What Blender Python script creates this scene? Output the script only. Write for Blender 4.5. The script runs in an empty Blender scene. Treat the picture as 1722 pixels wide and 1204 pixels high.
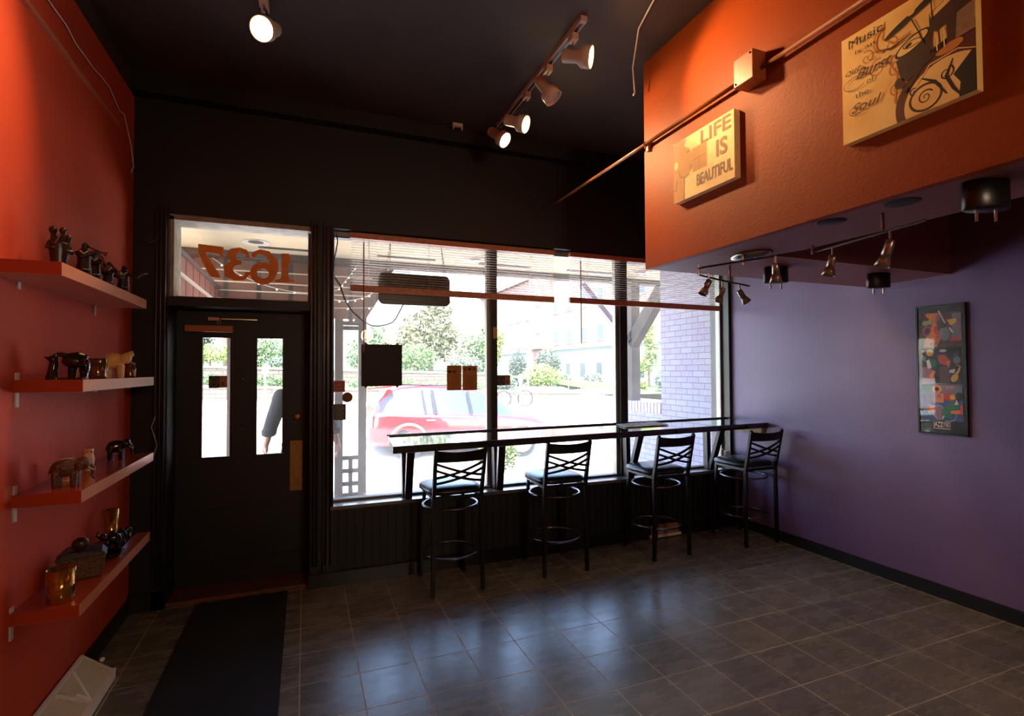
import bpy, bmesh, math, random
from mathutils import Vector, Matrix, Euler
random.seed(7)
sc = bpy.context.scene
COL = sc.collection
PI = math.pi

# ------------------------------------------------------------------ camera, sky, sun, exposure
cam_d = bpy.data.cameras.new('camera')
cam_d.sensor_width = 36.0
cam_d.lens = 36.0 * 875.33 / 1722.0
cam_d.clip_start = 0.05
cam_d.clip_end = 400
cam = bpy.data.objects.new('camera', cam_d)
COL.objects.link(cam)
yaw, pitch, roll = .378888, .023876, -.00466
fwd = Vector((math.sin(yaw) * math.cos(pitch), math.cos(yaw) * math.cos(pitch), math.sin(pitch)))
rt = Vector((math.cos(yaw), -math.sin(yaw), 0))
up = rt.cross(fwd)
r2 = math.cos(roll) * rt + math.sin(roll) * up
u2 = -math.sin(roll) * rt + math.cos(roll) * up
cam.matrix_world = Matrix(((r2.x, u2.x, -fwd.x, 0), (r2.y, u2.y, -fwd.y, 0), (r2.z, u2.z, -fwd.z, 1.6), (0, 0, 0, 1)))
sc.camera = cam

world = bpy.data.worlds.new('sky')
sc.world = world
world.use_nodes = True
wn = world.node_tree.nodes
wl = world.node_tree.links
wn.clear()
wo = wn.new('ShaderNodeOutputWorld')
bg = wn.new('ShaderNodeBackground')
sky = wn.new('ShaderNodeTexSky')
sky.sky_type = 'NISHITA'
sky.sun_disc = False
sky.sun_elevation = math.radians(52)
sky.sun_rotation = math.radians(200)
sky.dust_density = 2.0
sky.air_density = 1.0
bg.inputs['Strength'].default_value = 0.7
wl.new(sky.outputs[0], bg.inputs['Color'])
wl.new(bg.outputs[0], wo.inputs['Surface'])

sun_d = bpy.data.lights.new('sun', 'SUN')
sun_d.energy = 6.5
sun_d.angle = math.radians(0.6)
sun_d.color = (1.0, .96, .88)
sun = bpy.data.objects.new('sun', sun_d)
COL.objects.link(sun)
sun.location = (0, -5, 12)
sun.rotation_euler = Vector((.22, .34, -.90)).to_track_quat('-Z', 'Y').to_euler()

sc.view_settings.view_transform = 'Standard'
sc.view_settings.look = 'None'
sc.view_settings.exposure = 2.0
sc.view_settings.gamma = 1.0
sc.view_settings.use_curve_mapping = False
sc.cycles.max_bounces = 8
sc.cycles.diffuse_bounces = 4
sc.cycles.glossy_bounces = 4
sc.cycles.transparent_max_bounces = 12
sc.cycles.caustics_reflective = False
sc.cycles.caustics_refractive = False
sc.cycles.sample_clamp_indirect = 6.0

# ------------------------------------------------------------------ materials
MATS = {}
def s2l(c):
    return tuple((x / 12.92 if x <= .04045 else ((x + .055) / 1.055) ** 2.4) for x in [v / 255 for v in c])
def mat(name, rgb, rough=.6, metal=0.0, noise=0.0, nscale=8.0, bump=0.0, bscale=60.0, emit=0.0, spec=None, coat=0.0, rgb2=None):
    if name in MATS: return MATS[name]
    m = bpy.data.materials.new(name); m.use_nodes = True
    nt = m.node_tree; b = nt.nodes['Principled BSDF']
    c = s2l(rgb)
    b.inputs['Base Color'].default_value = (*c, 1)
    b.inputs['Roughness'].default_value = rough
    b.inputs['Metallic'].default_value = metal
    if spec is not None: b.inputs['Specular IOR Level'].default_value = spec
    if coat: b.inputs['Coat Weight'].default_value = coat
    if emit:
        b.inputs['Emission Color'].default_value = (*c, 1); b.inputs['Emission Strength'].default_value = emit
    tc = nt.nodes.new('ShaderNodeTexCoord')
    n = nt.nodes.new('ShaderNodeTexNoise'); n.inputs['Scale'].default_value = nscale; n.inputs['Detail'].default_value = 6
    nt.links.new(tc.outputs['Object'], n.inputs['Vector'])
    amt = noise if noise else .04
    mx = nt.nodes.new('ShaderNodeMix'); mx.data_type = 'RGBA'
    c2 = s2l(rgb2) if rgb2 else tuple(v * (1 - amt) for v in c)
    mx.inputs['A'].default_value = (*c, 1); mx.inputs['B'].default_value = (*c2, 1)
    rp = nt.nodes.new('ShaderNodeMapRange'); rp.inputs['From Min'].default_value = .35; rp.inputs['From Max'].default_value = .65
    nt.links.new(n.outputs['Fac'], rp.inputs['Value'])
    nt.links.new(rp.outputs['Result'], mx.inputs['Factor'])
    nt.links.new(mx.outputs['Result'], b.inputs['Base Color'])
    if bump:
        n2 = nt.nodes.new('ShaderNodeTexNoise'); n2.inputs['Scale'].default_value = bscale; n2.inputs['Detail'].default_value = 4
        nt.links.new(tc.outputs['Object'], n2.inputs['Vector'])
        bp = nt.nodes.new('ShaderNodeBump'); bp.inputs['Strength'].default_value = bump; bp.inputs['Distance'].default_value = .01
        nt.links.new(n2.outputs['Fac'], bp.inputs['Height']); nt.links.new(bp.outputs['Normal'], b.inputs['Normal'])
    MATS[name] = m
    return m

def glass_mat(name, refl=.05, veil=.03, tint=(1, 1, 1)):  # translucent share puts flare haze over the outdoor view into the glass
    m = bpy.data.materials.new(name); m.use_nodes = True
    nt = m.node_tree; nt.nodes.clear(); N = nt.nodes.new
    out = N('ShaderNodeOutputMaterial'); tr = N('ShaderNodeBsdfTransparent'); gl = N('ShaderNodeBsdfGlossy')
    tl = N('ShaderNodeBsdfTranslucent'); m1 = N('ShaderNodeMixShader'); m2 = N('ShaderNodeMixShader')
    tr.inputs['Color'].default_value = (*tint, 1); gl.inputs['Roughness'].default_value = .0
    tl.inputs['Color'].default_value = (1, .93, .82, 1)
    m1.inputs['Fac'].default_value = refl; m2.inputs['Fac'].default_value = veil
    nz = N('ShaderNodeTexNoise'); nz.inputs['Scale'].default_value = 1.6; nz.inputs['Detail'].default_value = 5
    tc = N('ShaderNodeTexCoord'); mr = N('ShaderNodeMapRange')
    mr.inputs['From Min'].default_value = .3; mr.inputs['From Max'].default_value = .7
    mr.inputs['To Min'].default_value = veil * .6; mr.inputs['To Max'].default_value = veil * 1.4
    nt.links.new(tc.outputs['Object'], nz.inputs['Vector']); nt.links.new(nz.outputs['Fac'], mr.inputs['Value'])
    nt.links.new(mr.outputs['Result'], m2.inputs['Fac'])
    nt.links.new(tr.outputs[0], m1.inputs[1]); nt.links.new(gl.outputs[0], m1.inputs[2])
    nt.links.new(m1.outputs[0], m2.inputs[1]); nt.links.new(tl.outputs[0], m2.inputs[2])
    nt.links.new(m2.outputs[0], out.inputs['Surface'])
    MATS[name] = m
    return m

def grid_mat(name, base, base2, line, sx, sz, ox=0, oz=0, lw=.004, axes='XY', brick=False, rough=.4, bump=.3, vary=.25, nscale=5.0, mortar_rough=.8, tilt=0):
    """cells on a regular grid (tiles or running bonds) with a joint line between them"""
    m = bpy.data.materials.new(name); m.use_nodes = True
    nt = m.node_tree; N = nt.nodes.new; L = nt.links.new
    b = nt.nodes['Principled BSDF']; b.inputs['Roughness'].default_value = rough
    tc = N('ShaderNodeTexCoord'); sp = N('ShaderNodeSeparateXYZ'); L(tc.outputs['Object'], sp.inputs[0])
    def M(op, a, bb=None, c=None):
        n = N('ShaderNodeMath'); n.operation = op
        for i, v in enumerate((a, bb, c)):
            if v is None: continue
            if isinstance(v, (int, float)): n.inputs[i].default_value = v
            else: L(v, n.inputs[i])
        return n.outputs[0]
    U = M('DIVIDE', M('SUBTRACT', sp.outputs[axes[0]], ox), sx)
    V = M('DIVIDE', M('SUBTRACT', sp.outputs[axes[1]], oz), sz)
    row = M('FLOOR', V)
    if brick: U = M('ADD', U, M('MULTIPLY', M('MODULO', row, 2.0), .5))
    fu = M('FRACT', U); fv = M('FRACT', V)
    du = M('MULTIPLY', M('MINIMUM', fu, M('SUBTRACT', 1.0, fu)), sx)
    dv = M('MULTIPLY', M('MINIMUM', fv, M('SUBTRACT', 1.0, fv)), sz)
    d = M('MINIMUM', du, dv)
    mask = M('LESS_THAN', d, lw / 2)
    cell = N('ShaderNodeCombineXYZ'); L(M('FLOOR', U), cell.inputs[0]); L(row, cell.inputs[1])
    wn_ = N('ShaderNodeTexWhiteNoise'); L(cell.outputs[0], wn_.inputs['Vector'])
    nz = N('ShaderNodeTexNoise'); nz.inputs['Scale'].default_value = nscale; nz.inputs['Detail'].default_value = 8; nz.inputs['Roughness'].default_value = .65
    mpv = N('ShaderNodeMapping'); mpv.inputs['Scale'].default_value = (1, 3.2, 1); L(tc.outputs['Object'], mpv.inputs['Vector']); L(mpv.outputs['Vector'], nz.inputs['Vector'])
    fac = M('ADD', M('MULTIPLY', M('SUBTRACT', nz.outputs['Fac'], .32), 1.3), M('MULTIPLY', wn_.outputs['Value'], .4))
    mx = N('ShaderNodeMix'); mx.data_type = 'RGBA'; mx.clamp_factor = True
    mx.inputs['A'].default_value = (*s2l(base), 1); mx.inputs['B'].default_value = (*s2l(base2), 1); L(fac, mx.inputs['Factor'])
    m2 = N('ShaderNodeMix'); m2.data_type = 'RGBA'; L(mask, m2.inputs['Factor']); L(mx.outputs['Result'], m2.inputs['A'])
    m2.inputs['B'].default_value = (*s2l(line), 1); L(m2.outputs['Result'], b.inputs['Base Color'])
    rg = M('ADD', M('MULTIPLY', mask, mortar_rough - rough), M('ADD', rough, M('MULTIPLY', M('SUBTRACT', nz.outputs['Fac'], .5), .25)))
    L(rg, b.inputs['Roughness'])
    bp = N('ShaderNodeBump'); bp.inputs['Strength'].default_value = bump; bp.inputs['Distance'].default_value = .004
    hh = M('ADD', M('MULTIPLY', M('SUBTRACT', 1.0, mask), 1.0), M('MULTIPLY', nz.outputs['Fac'], vary))
    L(hh, bp.inputs['Height']); L(bp.outputs['Normal'], b.inputs['Normal'])
    MATS[name] = m
    return m

# ------------------------------------------------------------------ mesh helpers
class MB:
    def __init__(s): s.v = []; s.f = []; s.m = []; s.cur = 0
    def mi(s, i): s.cur = i; return s
    def add(s, vs, fs):
        o = len(s.v); s.v += [tuple(v) for v in vs]
        for f in fs: s.f.append(tuple(o + i for i in f)); s.m.append(s.cur)
        return s
    def box(s, a, b):
        x0, y0, z0 = [min(p, q) for p, q in zip(a, b)]; x1, y1, z1 = [max(p, q) for p, q in zip(a, b)]
        return s.add([(x0, y0, z0), (x1, y0, z0), (x1, y1, z0), (x0, y1, z0), (x0, y0, z1), (x1, y0, z1), (x1, y1, z1), (x0, y1, z1)],
                     [(0, 3, 2, 1), (4, 5, 6, 7), (0, 1, 5, 4), (1, 2, 6, 5), (2, 3, 7, 6), (3, 0, 4, 7)])
    def obox(s, c, size, eul=(0, 0, 0)):
        R = Euler(eul).to_matrix(); c = Vector(c); h = [k / 2 for k in size]
        vs = [c + R @ Vector((i * h[0], j * h[1], k * h[2])) for k in (-1, 1) for (i, j) in ((-1, -1), (1, -1), (1, 1), (-1, 1))]
        return s.add(vs, [(0, 3, 2, 1), (4, 5, 6, 7), (0, 1, 5, 4), (1, 2, 6, 5), (2, 3, 7, 6), (3, 0, 4, 7)])
    def bar(s, p, q, w, h, side=(1, 0, 0)):
        """box beam from p to q: w along side, h across"""
        p = Vector(p); q = Vector(q); d = (q - p).normalized(); a = Vector(side); a = (a - d * a.dot(d)).normalized(); b = d.cross(a)
        vs = [e + a * (i * w / 2) + b * (j * h / 2) for e in (p, q) for (i, j) in ((-1, -1), (1, -1), (1, 1), (-1, 1))]
        return s.add(vs, [(0, 3, 2, 1), (4, 5, 6, 7), (0, 1, 5, 4), (1, 2, 6, 5), (2, 3, 7, 6), (3, 0, 4, 7)])
    def tube(s, pts, r, n=8, closed=False):
        P = [Vector(p) for p in pts]; k = len(P); rs = r if isinstance(r, (list, tuple)) else [r] * k
        ref = None; rings = []
        for i in range(k):
            if closed: d = (P[(i + 1) % k] - P[i - 1]).normalized()
            else: d = (P[min(i + 1, k - 1)] - P[max(i - 1, 0)]).normalized()
            if ref is None:
                ref = d.orthogonal().normalized()
            ref = (ref - d * ref.dot(d)); ref = ref.normalized() if ref.length > 1e-6 else d.orthogonal().normalized()
            b = d.cross(ref)
            rings.append([P[i] + ref * (rs[i] * math.cos(2 * PI * j / n)) + b * (rs[i] * math.sin(2 * PI * j / n)) for j in range(n)])
        vs = [v for rg in rings for v in rg]; fs = []
        for i in range(k if closed else k - 1):
            a = i * n; c = ((i + 1) % k) * n
            for j in range(n): fs.append((a + j, a + (j + 1) % n, c + (j + 1) % n, c + j))
        if not closed: fs += [tuple(range(n))[::-1], tuple((k - 1) * n + j for j in range(n))]
        return s.add(vs, fs)
    def cyl(s, p, q, r1, r2=None, n=16): return s.tube([p, q], [r1, r1 if r2 is None else r2], n)
    def lathe(s, prof, c=(0, 0, 0), n=24, M=None, sx=1, sy=1):
        c = Vector(c); vs = []; fs = []; k = len(prof)
        for (r, z) in prof:
            for j in range(n):
                p = Vector((r * math.cos(2 * PI * j / n) * sx, r * math.sin(2 * PI * j / n) * sy, z))
                if M: p = M @ p
                vs.append(c + p)
        for i in range(k - 1):
            for j in range(n): fs.append((i * n + j, i * n + (j + 1) % n, (i + 1) * n + (j + 1) % n, (i + 1) * n + j))
        if prof[0][0] > 1e-5: fs.append(tuple(range(n))[::-1])
        if prof[-1][0] > 1e-5: fs.append(tuple((k - 1) * n + j for j in range(n)))
        return s.add(vs, fs)
    def sph(s, c, r, n=12, M=None):
        if not isinstance(r, (tuple, list)): r = (r, r, r)
        c = Vector(c); vs = []; fs = []; m = n // 2 + 1
        for i in range(m + 1):
            t = PI * i / m
            for j in range(n):
                p = Vector((r[0] * math.sin(t) * math.cos(2 * PI * j / n), r[1] * math.sin(t) * math.sin(2 * PI * j / n), r[2] * math.cos(t)))
                if M: p = M @ p
                vs.append(c + p)
        for i in range(m):
            for j in range(n): fs.append((i * n + j, (i + 1) * n + j, (i + 1) * n + (j + 1) % n, i * n + (j + 1) % n))
        return s.add(vs, fs)
    def extr(s, pts, vec):
        """prism: polygon of 3-D points pushed along vec"""
        n = len(pts); P = [Vector(p) for p in pts]; v = Vector(vec)
        return s.add(P + [p + v for p in P], [tuple(range(n))[::-1], tuple(range(n, 2 * n))] + [(i, (i + 1) % n, n + (i + 1) % n, n + i) for i in range(n)])
    def build(s, name, mats, parent=None, smooth=False, world=True, bevel=0.0, kind=None, remesh=0.0, sub=0, fix=True, smoothmod=0):
        me = bpy.data.meshes.new(name)
        V = s.v
        if parent is not None and world:
            inv = INV[parent.name]
            V = [inv @ Vector(v) for v in V]
        off = Vector((0, 0, 0))
        if parent is None and V:
            xs = [v[0] for v in V]; ys = [v[1] for v in V]; zs = [v[2] for v in V]
            off = Vector(((min(xs) + max(xs)) / 2, (min(ys) + max(ys)) / 2, min(zs)))
            if kind == 'structure': off = Vector((0, 0, 0))
            V = [Vector(v) - off for v in V]
        me.from_pydata([tuple(v) for v in V], [], s.f)
        if not isinstance(mats, (list, tuple)): mats = [mats]
        for m in mats: me.materials.append(m)
        for p, i in zip(me.polygons, s.m): p.material_index = min(i, len(mats) - 1); p.use_smooth = smooth
        if fix:
            bm = bmesh.new(); bm.from_mesh(me); bmesh.ops.remove_doubles(bm, verts=bm.verts, dist=1e-6)
            bmesh.ops.recalc_face_normals(bm, faces=bm.faces); bm.to_mesh(me); bm.free()
        me.update()
        o = bpy.data.objects.new(name, me); COL.objects.link(o)
        if parent is not None:
            o.parent = parent; INV[o.name] = INV[parent.name] if world else INV[parent.name]
        else:
            o.location = off; INV[o.name] = Matrix.Translation(-off)
        if remesh:
            md = o.modifiers.new('r', 'REMESH'); md.mode = 'VOXEL'; md.voxel_size = remesh; md.use_smooth_shade = True
            if smoothmod:
                m2 = o.modifiers.new('s', 'SMOOTH'); m2.iterations = smoothmod; m2.factor = .5
            bake(o, mats)
        if bevel:
            md = o.modifiers.new('b', 'BEVEL'); md.width = bevel; md.segments = 2; md.limit_method = 'ANGLE'
        if sub:
            md = o.modifiers.new('u', 'SUBSURF'); md.levels = sub; md.render_levels = sub
        if kind: o['kind'] = kind
        return o
INV = {}
def bake(o, mats):
    dg = bpy.context.evaluated_depsgraph_get(); dg.update()
    me = bpy.data.meshes.new_from_object(o.evaluated_get(dg))
    o.modifiers.clear(); me.materials.clear()
    for m in mats: me.materials.append(m)
    for p in me.polygons: p.use_smooth = True; p.material_index = 0
    o.data = me
def tag(o, label, cat, group=None, kind=None):
    o['label'] = label; o['category'] = cat
    if group: o['group'] = group
    if kind: o['kind'] = kind
    return o
def thing(name, label, cat, loc=(0, 0, 0), rotz=0.0, group=None):
    o = bpy.data.objects.new(name, None); COL.objects.link(o); o.empty_display_size = .05
    o.location = loc; o.rotation_euler = (0, 0, rotz)
    INV[o.name] = (Matrix.Translation(Vector(loc)) @ Matrix.Rotation(rotz, 4, 'Z')).inverted()
    return tag(o, label, cat, group)
def struct(name, mb, mats, **k): return mb.build(name, mats, kind='structure', **k)
def copy_tree(o, parent=None):
    c = o.copy(); COL.objects.link(c)
    if parent is not None: c.parent = parent
    for ch in [x for x in bpy.data.objects if x.parent == o and x != c]: copy_tree(ch, c)
    return c

_txt = {}
def text2d(t, bold=0.0, spacing=1.0):
    """flat outlines of a line of text: points and faces, cap height about 0.7"""
    k = (t, bold, spacing)
    if k in _txt: return _txt[k]
    cu = bpy.data.curves.new('t', 'FONT'); cu.body = t; cu.size = 1; cu.offset = bold; cu.space_character = spacing; cu.resolution_u = 3
    o = bpy.data.objects.new('t', cu); COL.objects.link(o)
    dg = bpy.context.evaluated_depsgraph_get(); dg.update()
    me = bpy.data.meshes.new_from_object(o.evaluated_get(dg))
    r = ([(v.co.x, v.co.y) for v in me.vertices], [tuple(p.vertices) for p in me.polygons])
    bpy.data.objects.remove(o); bpy.data.curves.remove(cu); bpy.data.meshes.remove(me)
    _txt[k] = r
    return r
class Board:
    """flat artwork: origin (lower corner), unit axes u, v and outward normal n; sizes W x H"""
    def __init__(s, o, u, v, n): s.o, s.u, s.v, s.n = Vector(o), Vector(u), Vector(v), Vector(n); s.mb = MB(); s.k = 0
    def P(s, x, y, d): return s.o + s.u * x + s.v * y + s.n * d
    clip = None; step = .00004
    def cl(s, pts):
        if not s.clip: return pts
        for ax, lim, sg in ((0, 0, 1), (0, s.clip[0], -1), (1, 0, 1), (1, s.clip[1], -1)):
            out = []
            for i, q in enumerate(pts):
                p = pts[i - 1]; a = (p[ax] - lim) * sg; b = (q[ax] - lim) * sg
                if (a < 0) != (b < 0): t = a / (a - b); out.append((p[0] + (q[0] - p[0]) * t, p[1] + (q[1] - p[1]) * t))
                if b >= 0: out.append(q)
            pts = out
            if len(pts) < 3: return []
        return pts
    def poly(s, pts, mi):
        s.k += 1; d = .0003 + s.k * s.step; pts = s.cl(list(pts))
        if len(pts) > 2: s.mb.mi(mi).add([s.P(x, y, d) for x, y in pts], [tuple(range(len(pts)))])
        return s
    def rect(s, x0, y0, x1, y1, mi): return s.poly([(x0, y0), (x1, y0), (x1, y1), (x0, y1)], mi)
    def ell(s, cx, cy, rx, ry, mi, rot=0, n=20):
        c, q = math.cos(rot), math.sin(rot)
        return s.poly([(cx + rx * math.cos(t) * c - ry * math.sin(t) * q, cy + rx * math.cos(t) * q + ry * math.sin(t) * c) for t in [2 * PI * i / n for i in range(n)]], mi)
    def stroke(s, pts, w, mi):
        s.k += 1; d = .0003 + s.k * s.step; n = len(pts); ws = w if isinstance(w, (list, tuple)) else [w] * n; L = []; R = []
        for i, (x, y) in enumerate(pts):
            ax, ay = pts[max(i - 1, 0)]; bx, by = pts[min(i + 1, n - 1)]; dx, dy = bx - ax, by - ay; l = math.hypot(dx, dy) or 1
            nx, ny = -dy / l * ws[i] / 2, dx / l * ws[i] / 2; L.append((x + nx, y + ny)); R.append((x - nx, y - ny))
        for i in range(n - 1):
            q = s.cl([L[i], L[i + 1], R[i + 1], R[i]])
            if len(q) > 2: s.mb.mi(mi).add([s.P(a, b_, d) for a, b_ in q], [tuple(range(len(q)))])
        return s
    def arc(s, cx, cy, rx, ry, a0, a1, w, mi, n=16): return s.stroke([(cx + rx * math.cos(a0 + (a1 - a0) * i / n), cy + ry * math.sin(a0 + (a1 - a0) * i / n)) for i in range(n + 1)], w, mi)
    def text(s, t, x, y, h, mi, width=None, shear=0, bold=0.0, rot=0.0, spacing=1.0):
        V, F = text2d(t, bold, spacing); s.k += 1; d = .0003 + s.k * s.step
        mx = max(v[0] for v in V) or 1; kx = (width / mx) if width else h / .7; ky = h / .7
        c, q = math.cos(rot), math.sin(rot)
        pts = [((vx * kx + shear * vy * ky), vy * ky) for vx, vy in V]
        s.mb.mi(mi).add([s.P(x + a * c - b * q, y + a * q + b * c, d) for a, b in pts], F); return s

# palette
M_black = mat('black_wall_paint', (13, 11, 10), .5, noise=.3, nscale=3, bump=.15, bscale=25)
M_blackgl = mat('black_gloss_paint', (13, 11, 10), .28, noise=.2, nscale=5, bump=.08, bscale=20)
M_ceil = mat('ceiling_black_paint', (72, 60, 48), .6, noise=.3, nscale=1.2, bump=.2, bscale=12)
M_red = mat('red_wall_paint', (206, 76, 42), .6, spec=.25, noise=.12, nscale=2.0, bump=.10, bscale=90)
M_orange = mat('orange_wall_paint', (140, 58, 9), .5, spec=.18, noise=.12, nscale=2.5, bump=.12, bscale=70)
M_purple = mat('purple_wall_paint', (112, 92, 134), .45, noise=.12, nscale=1.6, bump=.10, bscale=80)
M_floor = grid_mat('slate_floor_tiles', (92, 90, 80), (124, 117, 99), (190, 180, 156), .2945, .318, -.017, .038, .0056, 'XY', rough=.27, bump=.25, vary=.5, nscale=4.0)
M_board = mat('black_wainscot', (9, 8, 8), .5, noise=.2)
M_alum = mat('dark_bronze_aluminium', (52, 50, 46), .35, .6)
M_alumw = mat('grey_aluminium', (150, 148, 140), .35, .5)
M_wood = mat('brown_blind_wood', (206, 142, 96), .45, noise=.25, nscale=30)
M_slat = mat('white_blind_slat', (244, 240, 230), .5)
M_metal = mat('black_powder_metal', (18, 16, 15), .33, .2)
M_vinyl = mat('black_vinyl', (24, 22, 22), .3, bump=.05, bscale=150)
M_counter = mat('black_counter_laminate', (34, 32, 32), .07, noise=.15, coat=1.0)
M_edge = mat('dark_brown_edge', (42, 34, 28), .4)
M_white = mat('white_plastic', (215, 208, 196), .45)
M_cream = mat('cream_lamp_enamel', (206, 190, 168), .4)
M_steel = mat('brushed_steel', (170, 160, 150), .25, .95)
M_shelf = mat('glossy_red_shelf', (176, 66, 34), .16, noise=.06)
M_shelf_e = mat('shelf_orange_edge', (214, 132, 88), .3)
M_glass = glass_mat('window_glass', .045, .048)
M_glassd = glass_mat('door_glass', .04, .012)
M_bulb = mat('lit_bulb', (255, 214, 150), .5, emit=22)
M_wire = mat('white_wire', (215, 205, 190), .5)
M_blackp = mat('black_plastic', (16, 15, 15), .3)
M_brass = mat('old_brass', (168, 130, 74), .35, .7, noise=.2, nscale=20)

# ================================================================== SETTING
CZ = 3.6
LX, RX, FY, BY = -1.085, 4.14, 4.2, -4.5
struct('floor', MB().box((LX - .1, BY, -.12), (RX + .1, FY, 0)), M_floor)
struct('ceiling', MB().box((LX - .2, BY - .2, CZ), (RX + .2, 4.5, CZ + .25)), M_ceil)
struct('wall_left', MB().mi(0).box((LX - .2, BY, 0), (LX, FY + .0, 3.47)).mi(1).box((LX - .2, BY, 3.47), (LX + .001, FY, CZ)), [M_red, M_ceil])
struct('wall_right', MB().box((RX, BY, 0), (RX + .14, FY, CZ)), M_purple)
struct('wall_back', MB().box((LX - .2, BY - .2, 0), (RX + .2, BY, CZ)), mat('back_wall_paint', (120, 70, 40), .6, noise=.1))
# front wall: pieces round the door recess (x -.86..-.02+) and the shop window (x .2..4.14)
fw = MB()
fw.box((LX - .2, FY, 0), (-.875, 4.5, CZ)); fw.box((-.875, FY, 2.70), (.04, 4.5, CZ)); fw.box((.04, FY, 0), (.2, 4.5, CZ))
fw.box((.2, FY, 2.70), (RX + .2, 4.5, CZ)); fw.box((-.875, FY + .0, 2.06), (.04, 4.5, 2.125))
struct('wall_front', fw, M_black)
wl_ = MB(); wl_.box((.2, 4.17, 0), (RX, 4.5, .555))
struct('wall_front_lower', wl_, M_board)
bd = MB()
x = .24
while x < RX - .05:
    bd.box((x, 4.158, .11), (x + .006, 4.171, .54)); x += .062
struct('trim_1', bd, mat('bead_line', (14, 13, 12), .5))
struct('baseboard_front', MB().box((.03, 4.13, 0), (RX, 4.17, .10)).box((LX, 4.17, 0), (-.87, 4.2, .12)), M_blackgl)
struct('baseboard_right', MB().box((RX - .015, BY, 0), (RX, 4.13, .092)), mat('black_vinyl_base', (17, 16, 17), .5))
struct('baseboard_left', MB().box((LX, BY, 0), (LX + .015, FY, .10)), M_blackgl)
sill = struct('trim_2', MB().box((.18, 4.15, .555), (RX, 4.42, .583)), mat('glossy_black_sill', (96, 98, 102), .3, coat=.8), bevel=.004)
# door casings and fluted pilaster
cs = MB(); cs.box((-.955, 4.17, 0), (-.875, FY, 2.74)); cs.box((.04, 4.17, 0), (.10, FY, 2.74)); cs.box((.13, 4.165, 0), (.205, FY, 2.74))
for xx in (-.94, -.915, -.89, .06, .085, .15, .18): cs.cyl((xx, 4.166, .15), (xx, 4.166, 2.7), .008, n=8)
cs.cyl((.192, 4.155, .6), (.192, 4.155, 2.6), .012, n=10)
struct('trim_3', cs, M_blackgl)
struct('trim_4', MB().box((LX, 4.10, CZ - .12), (RX, 4.2, CZ)), M_black)
# porch-side threshold (wood step at the door)
tag(MB().box((-.875, 4.2, -.005), (.04, 4.46, .022)).build('door_threshold', mat('worn_brown_wood', (112, 62, 38), .5, noise=.3, nscale=12), bevel=.004), 'worn brown wooden threshold along the foot of the black door', 'threshold')

# ------------------------------------------------------------------ door_1
d = thing('door_1', 'black painted shop door with two tall narrow glass lites', 'door', (-.42, 4.45, 0)); d['kind'] = 'structure'
dl = MB(); Y0, Y1 = 4.45, 4.495
xs = [-.875, -.709, -.521, -.343, -.159, .04]; zb, zt = .962, 1.858
dl.box((xs[0], Y0, .02), (xs[5], Y1, zb)); dl.box((xs[0], Y0, zt), (xs[5], Y1, 2.06))
for a, b in ((0, 1), (2, 3), (4, 5)): dl.box((xs[a], Y0, zb), (xs[b], Y1, zt))
dl.box((-.80, Y0 - .012, .18), (-.02, Y0, .20)); dl.box((-.80, Y0 - .012, .56), (-.02, Y0, .58))
dl.build('door_leaf', M_black, d)
fr = MB()
for a, b in ((xs[1], xs[2]), (xs[3], xs[4])):
    for q in ((a - .012, zb - .012, a + .003, zt + .012), (b - .003, zb - .012, b + .012, zt + .012)): fr.box((q[0], Y0 - .008, q[1]), (q[2], Y0 + .002, q[3]))
    fr.box((a, Y0 - .008, zt - .003), (b, Y0 + .002, zt + .012)); fr.box((a, Y0 - .008, zb - .012), (b, Y0 + .002, zb + .003))
fr.build('lite_bead', M_blackgl, d)
for a, b in ((xs[1], xs[2]), (xs[3], xs[4])):
    MB().box((a, 4.470, zb), (b, 4.475, zt)).build('glass_pane', M_glassd, d)
MB().box((-.104, Y0 - .004, .668), (-.015, Y0, 1.056)).build('push_plate', M_brass, d)
MB().lathe([(0, -.018), (.014, -.018), (.028, -.012), (.032, 0)], (-.053, Y0, 1.244), 20, Matrix.Rotation(-PI / 2, 3, 'X')).build('deadbolt', M_brass, d, smooth=True)
dc = MB().box((-.815, 4.395, 1.896), (-.503, Y0, 1.944)).build('door_closer', mat('tan_closer_metal', (176, 110, 72), .4, .3), d, bevel=.004)
MB().bar((-.60, 4.42, 1.95), (-.595, 4.40, 2.0), .03, .012).bar((-.60, 4.41, 1.995), (-.34, 4.43, 1.995), .012, .008).box((-.665, 4.39, 1.98), (-.595, 4.42, 2.004)).build('closer_arm', M_steel, d)
for i, (xx, zz) in enumerate(((-.235, 1.55), (-.265, 1.36), (-.245, 1.17), (-.25, 1.045), (-.26, .91))):
    MB().lathe([(0, -.008), (.006, -.007), (.009, 0)], (xx - .2, Y0, zz), 10, Matrix.Rotation(-PI / 2, 3, 'X')).build('bolt_head', M_steel, d, smooth=True)

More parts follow.
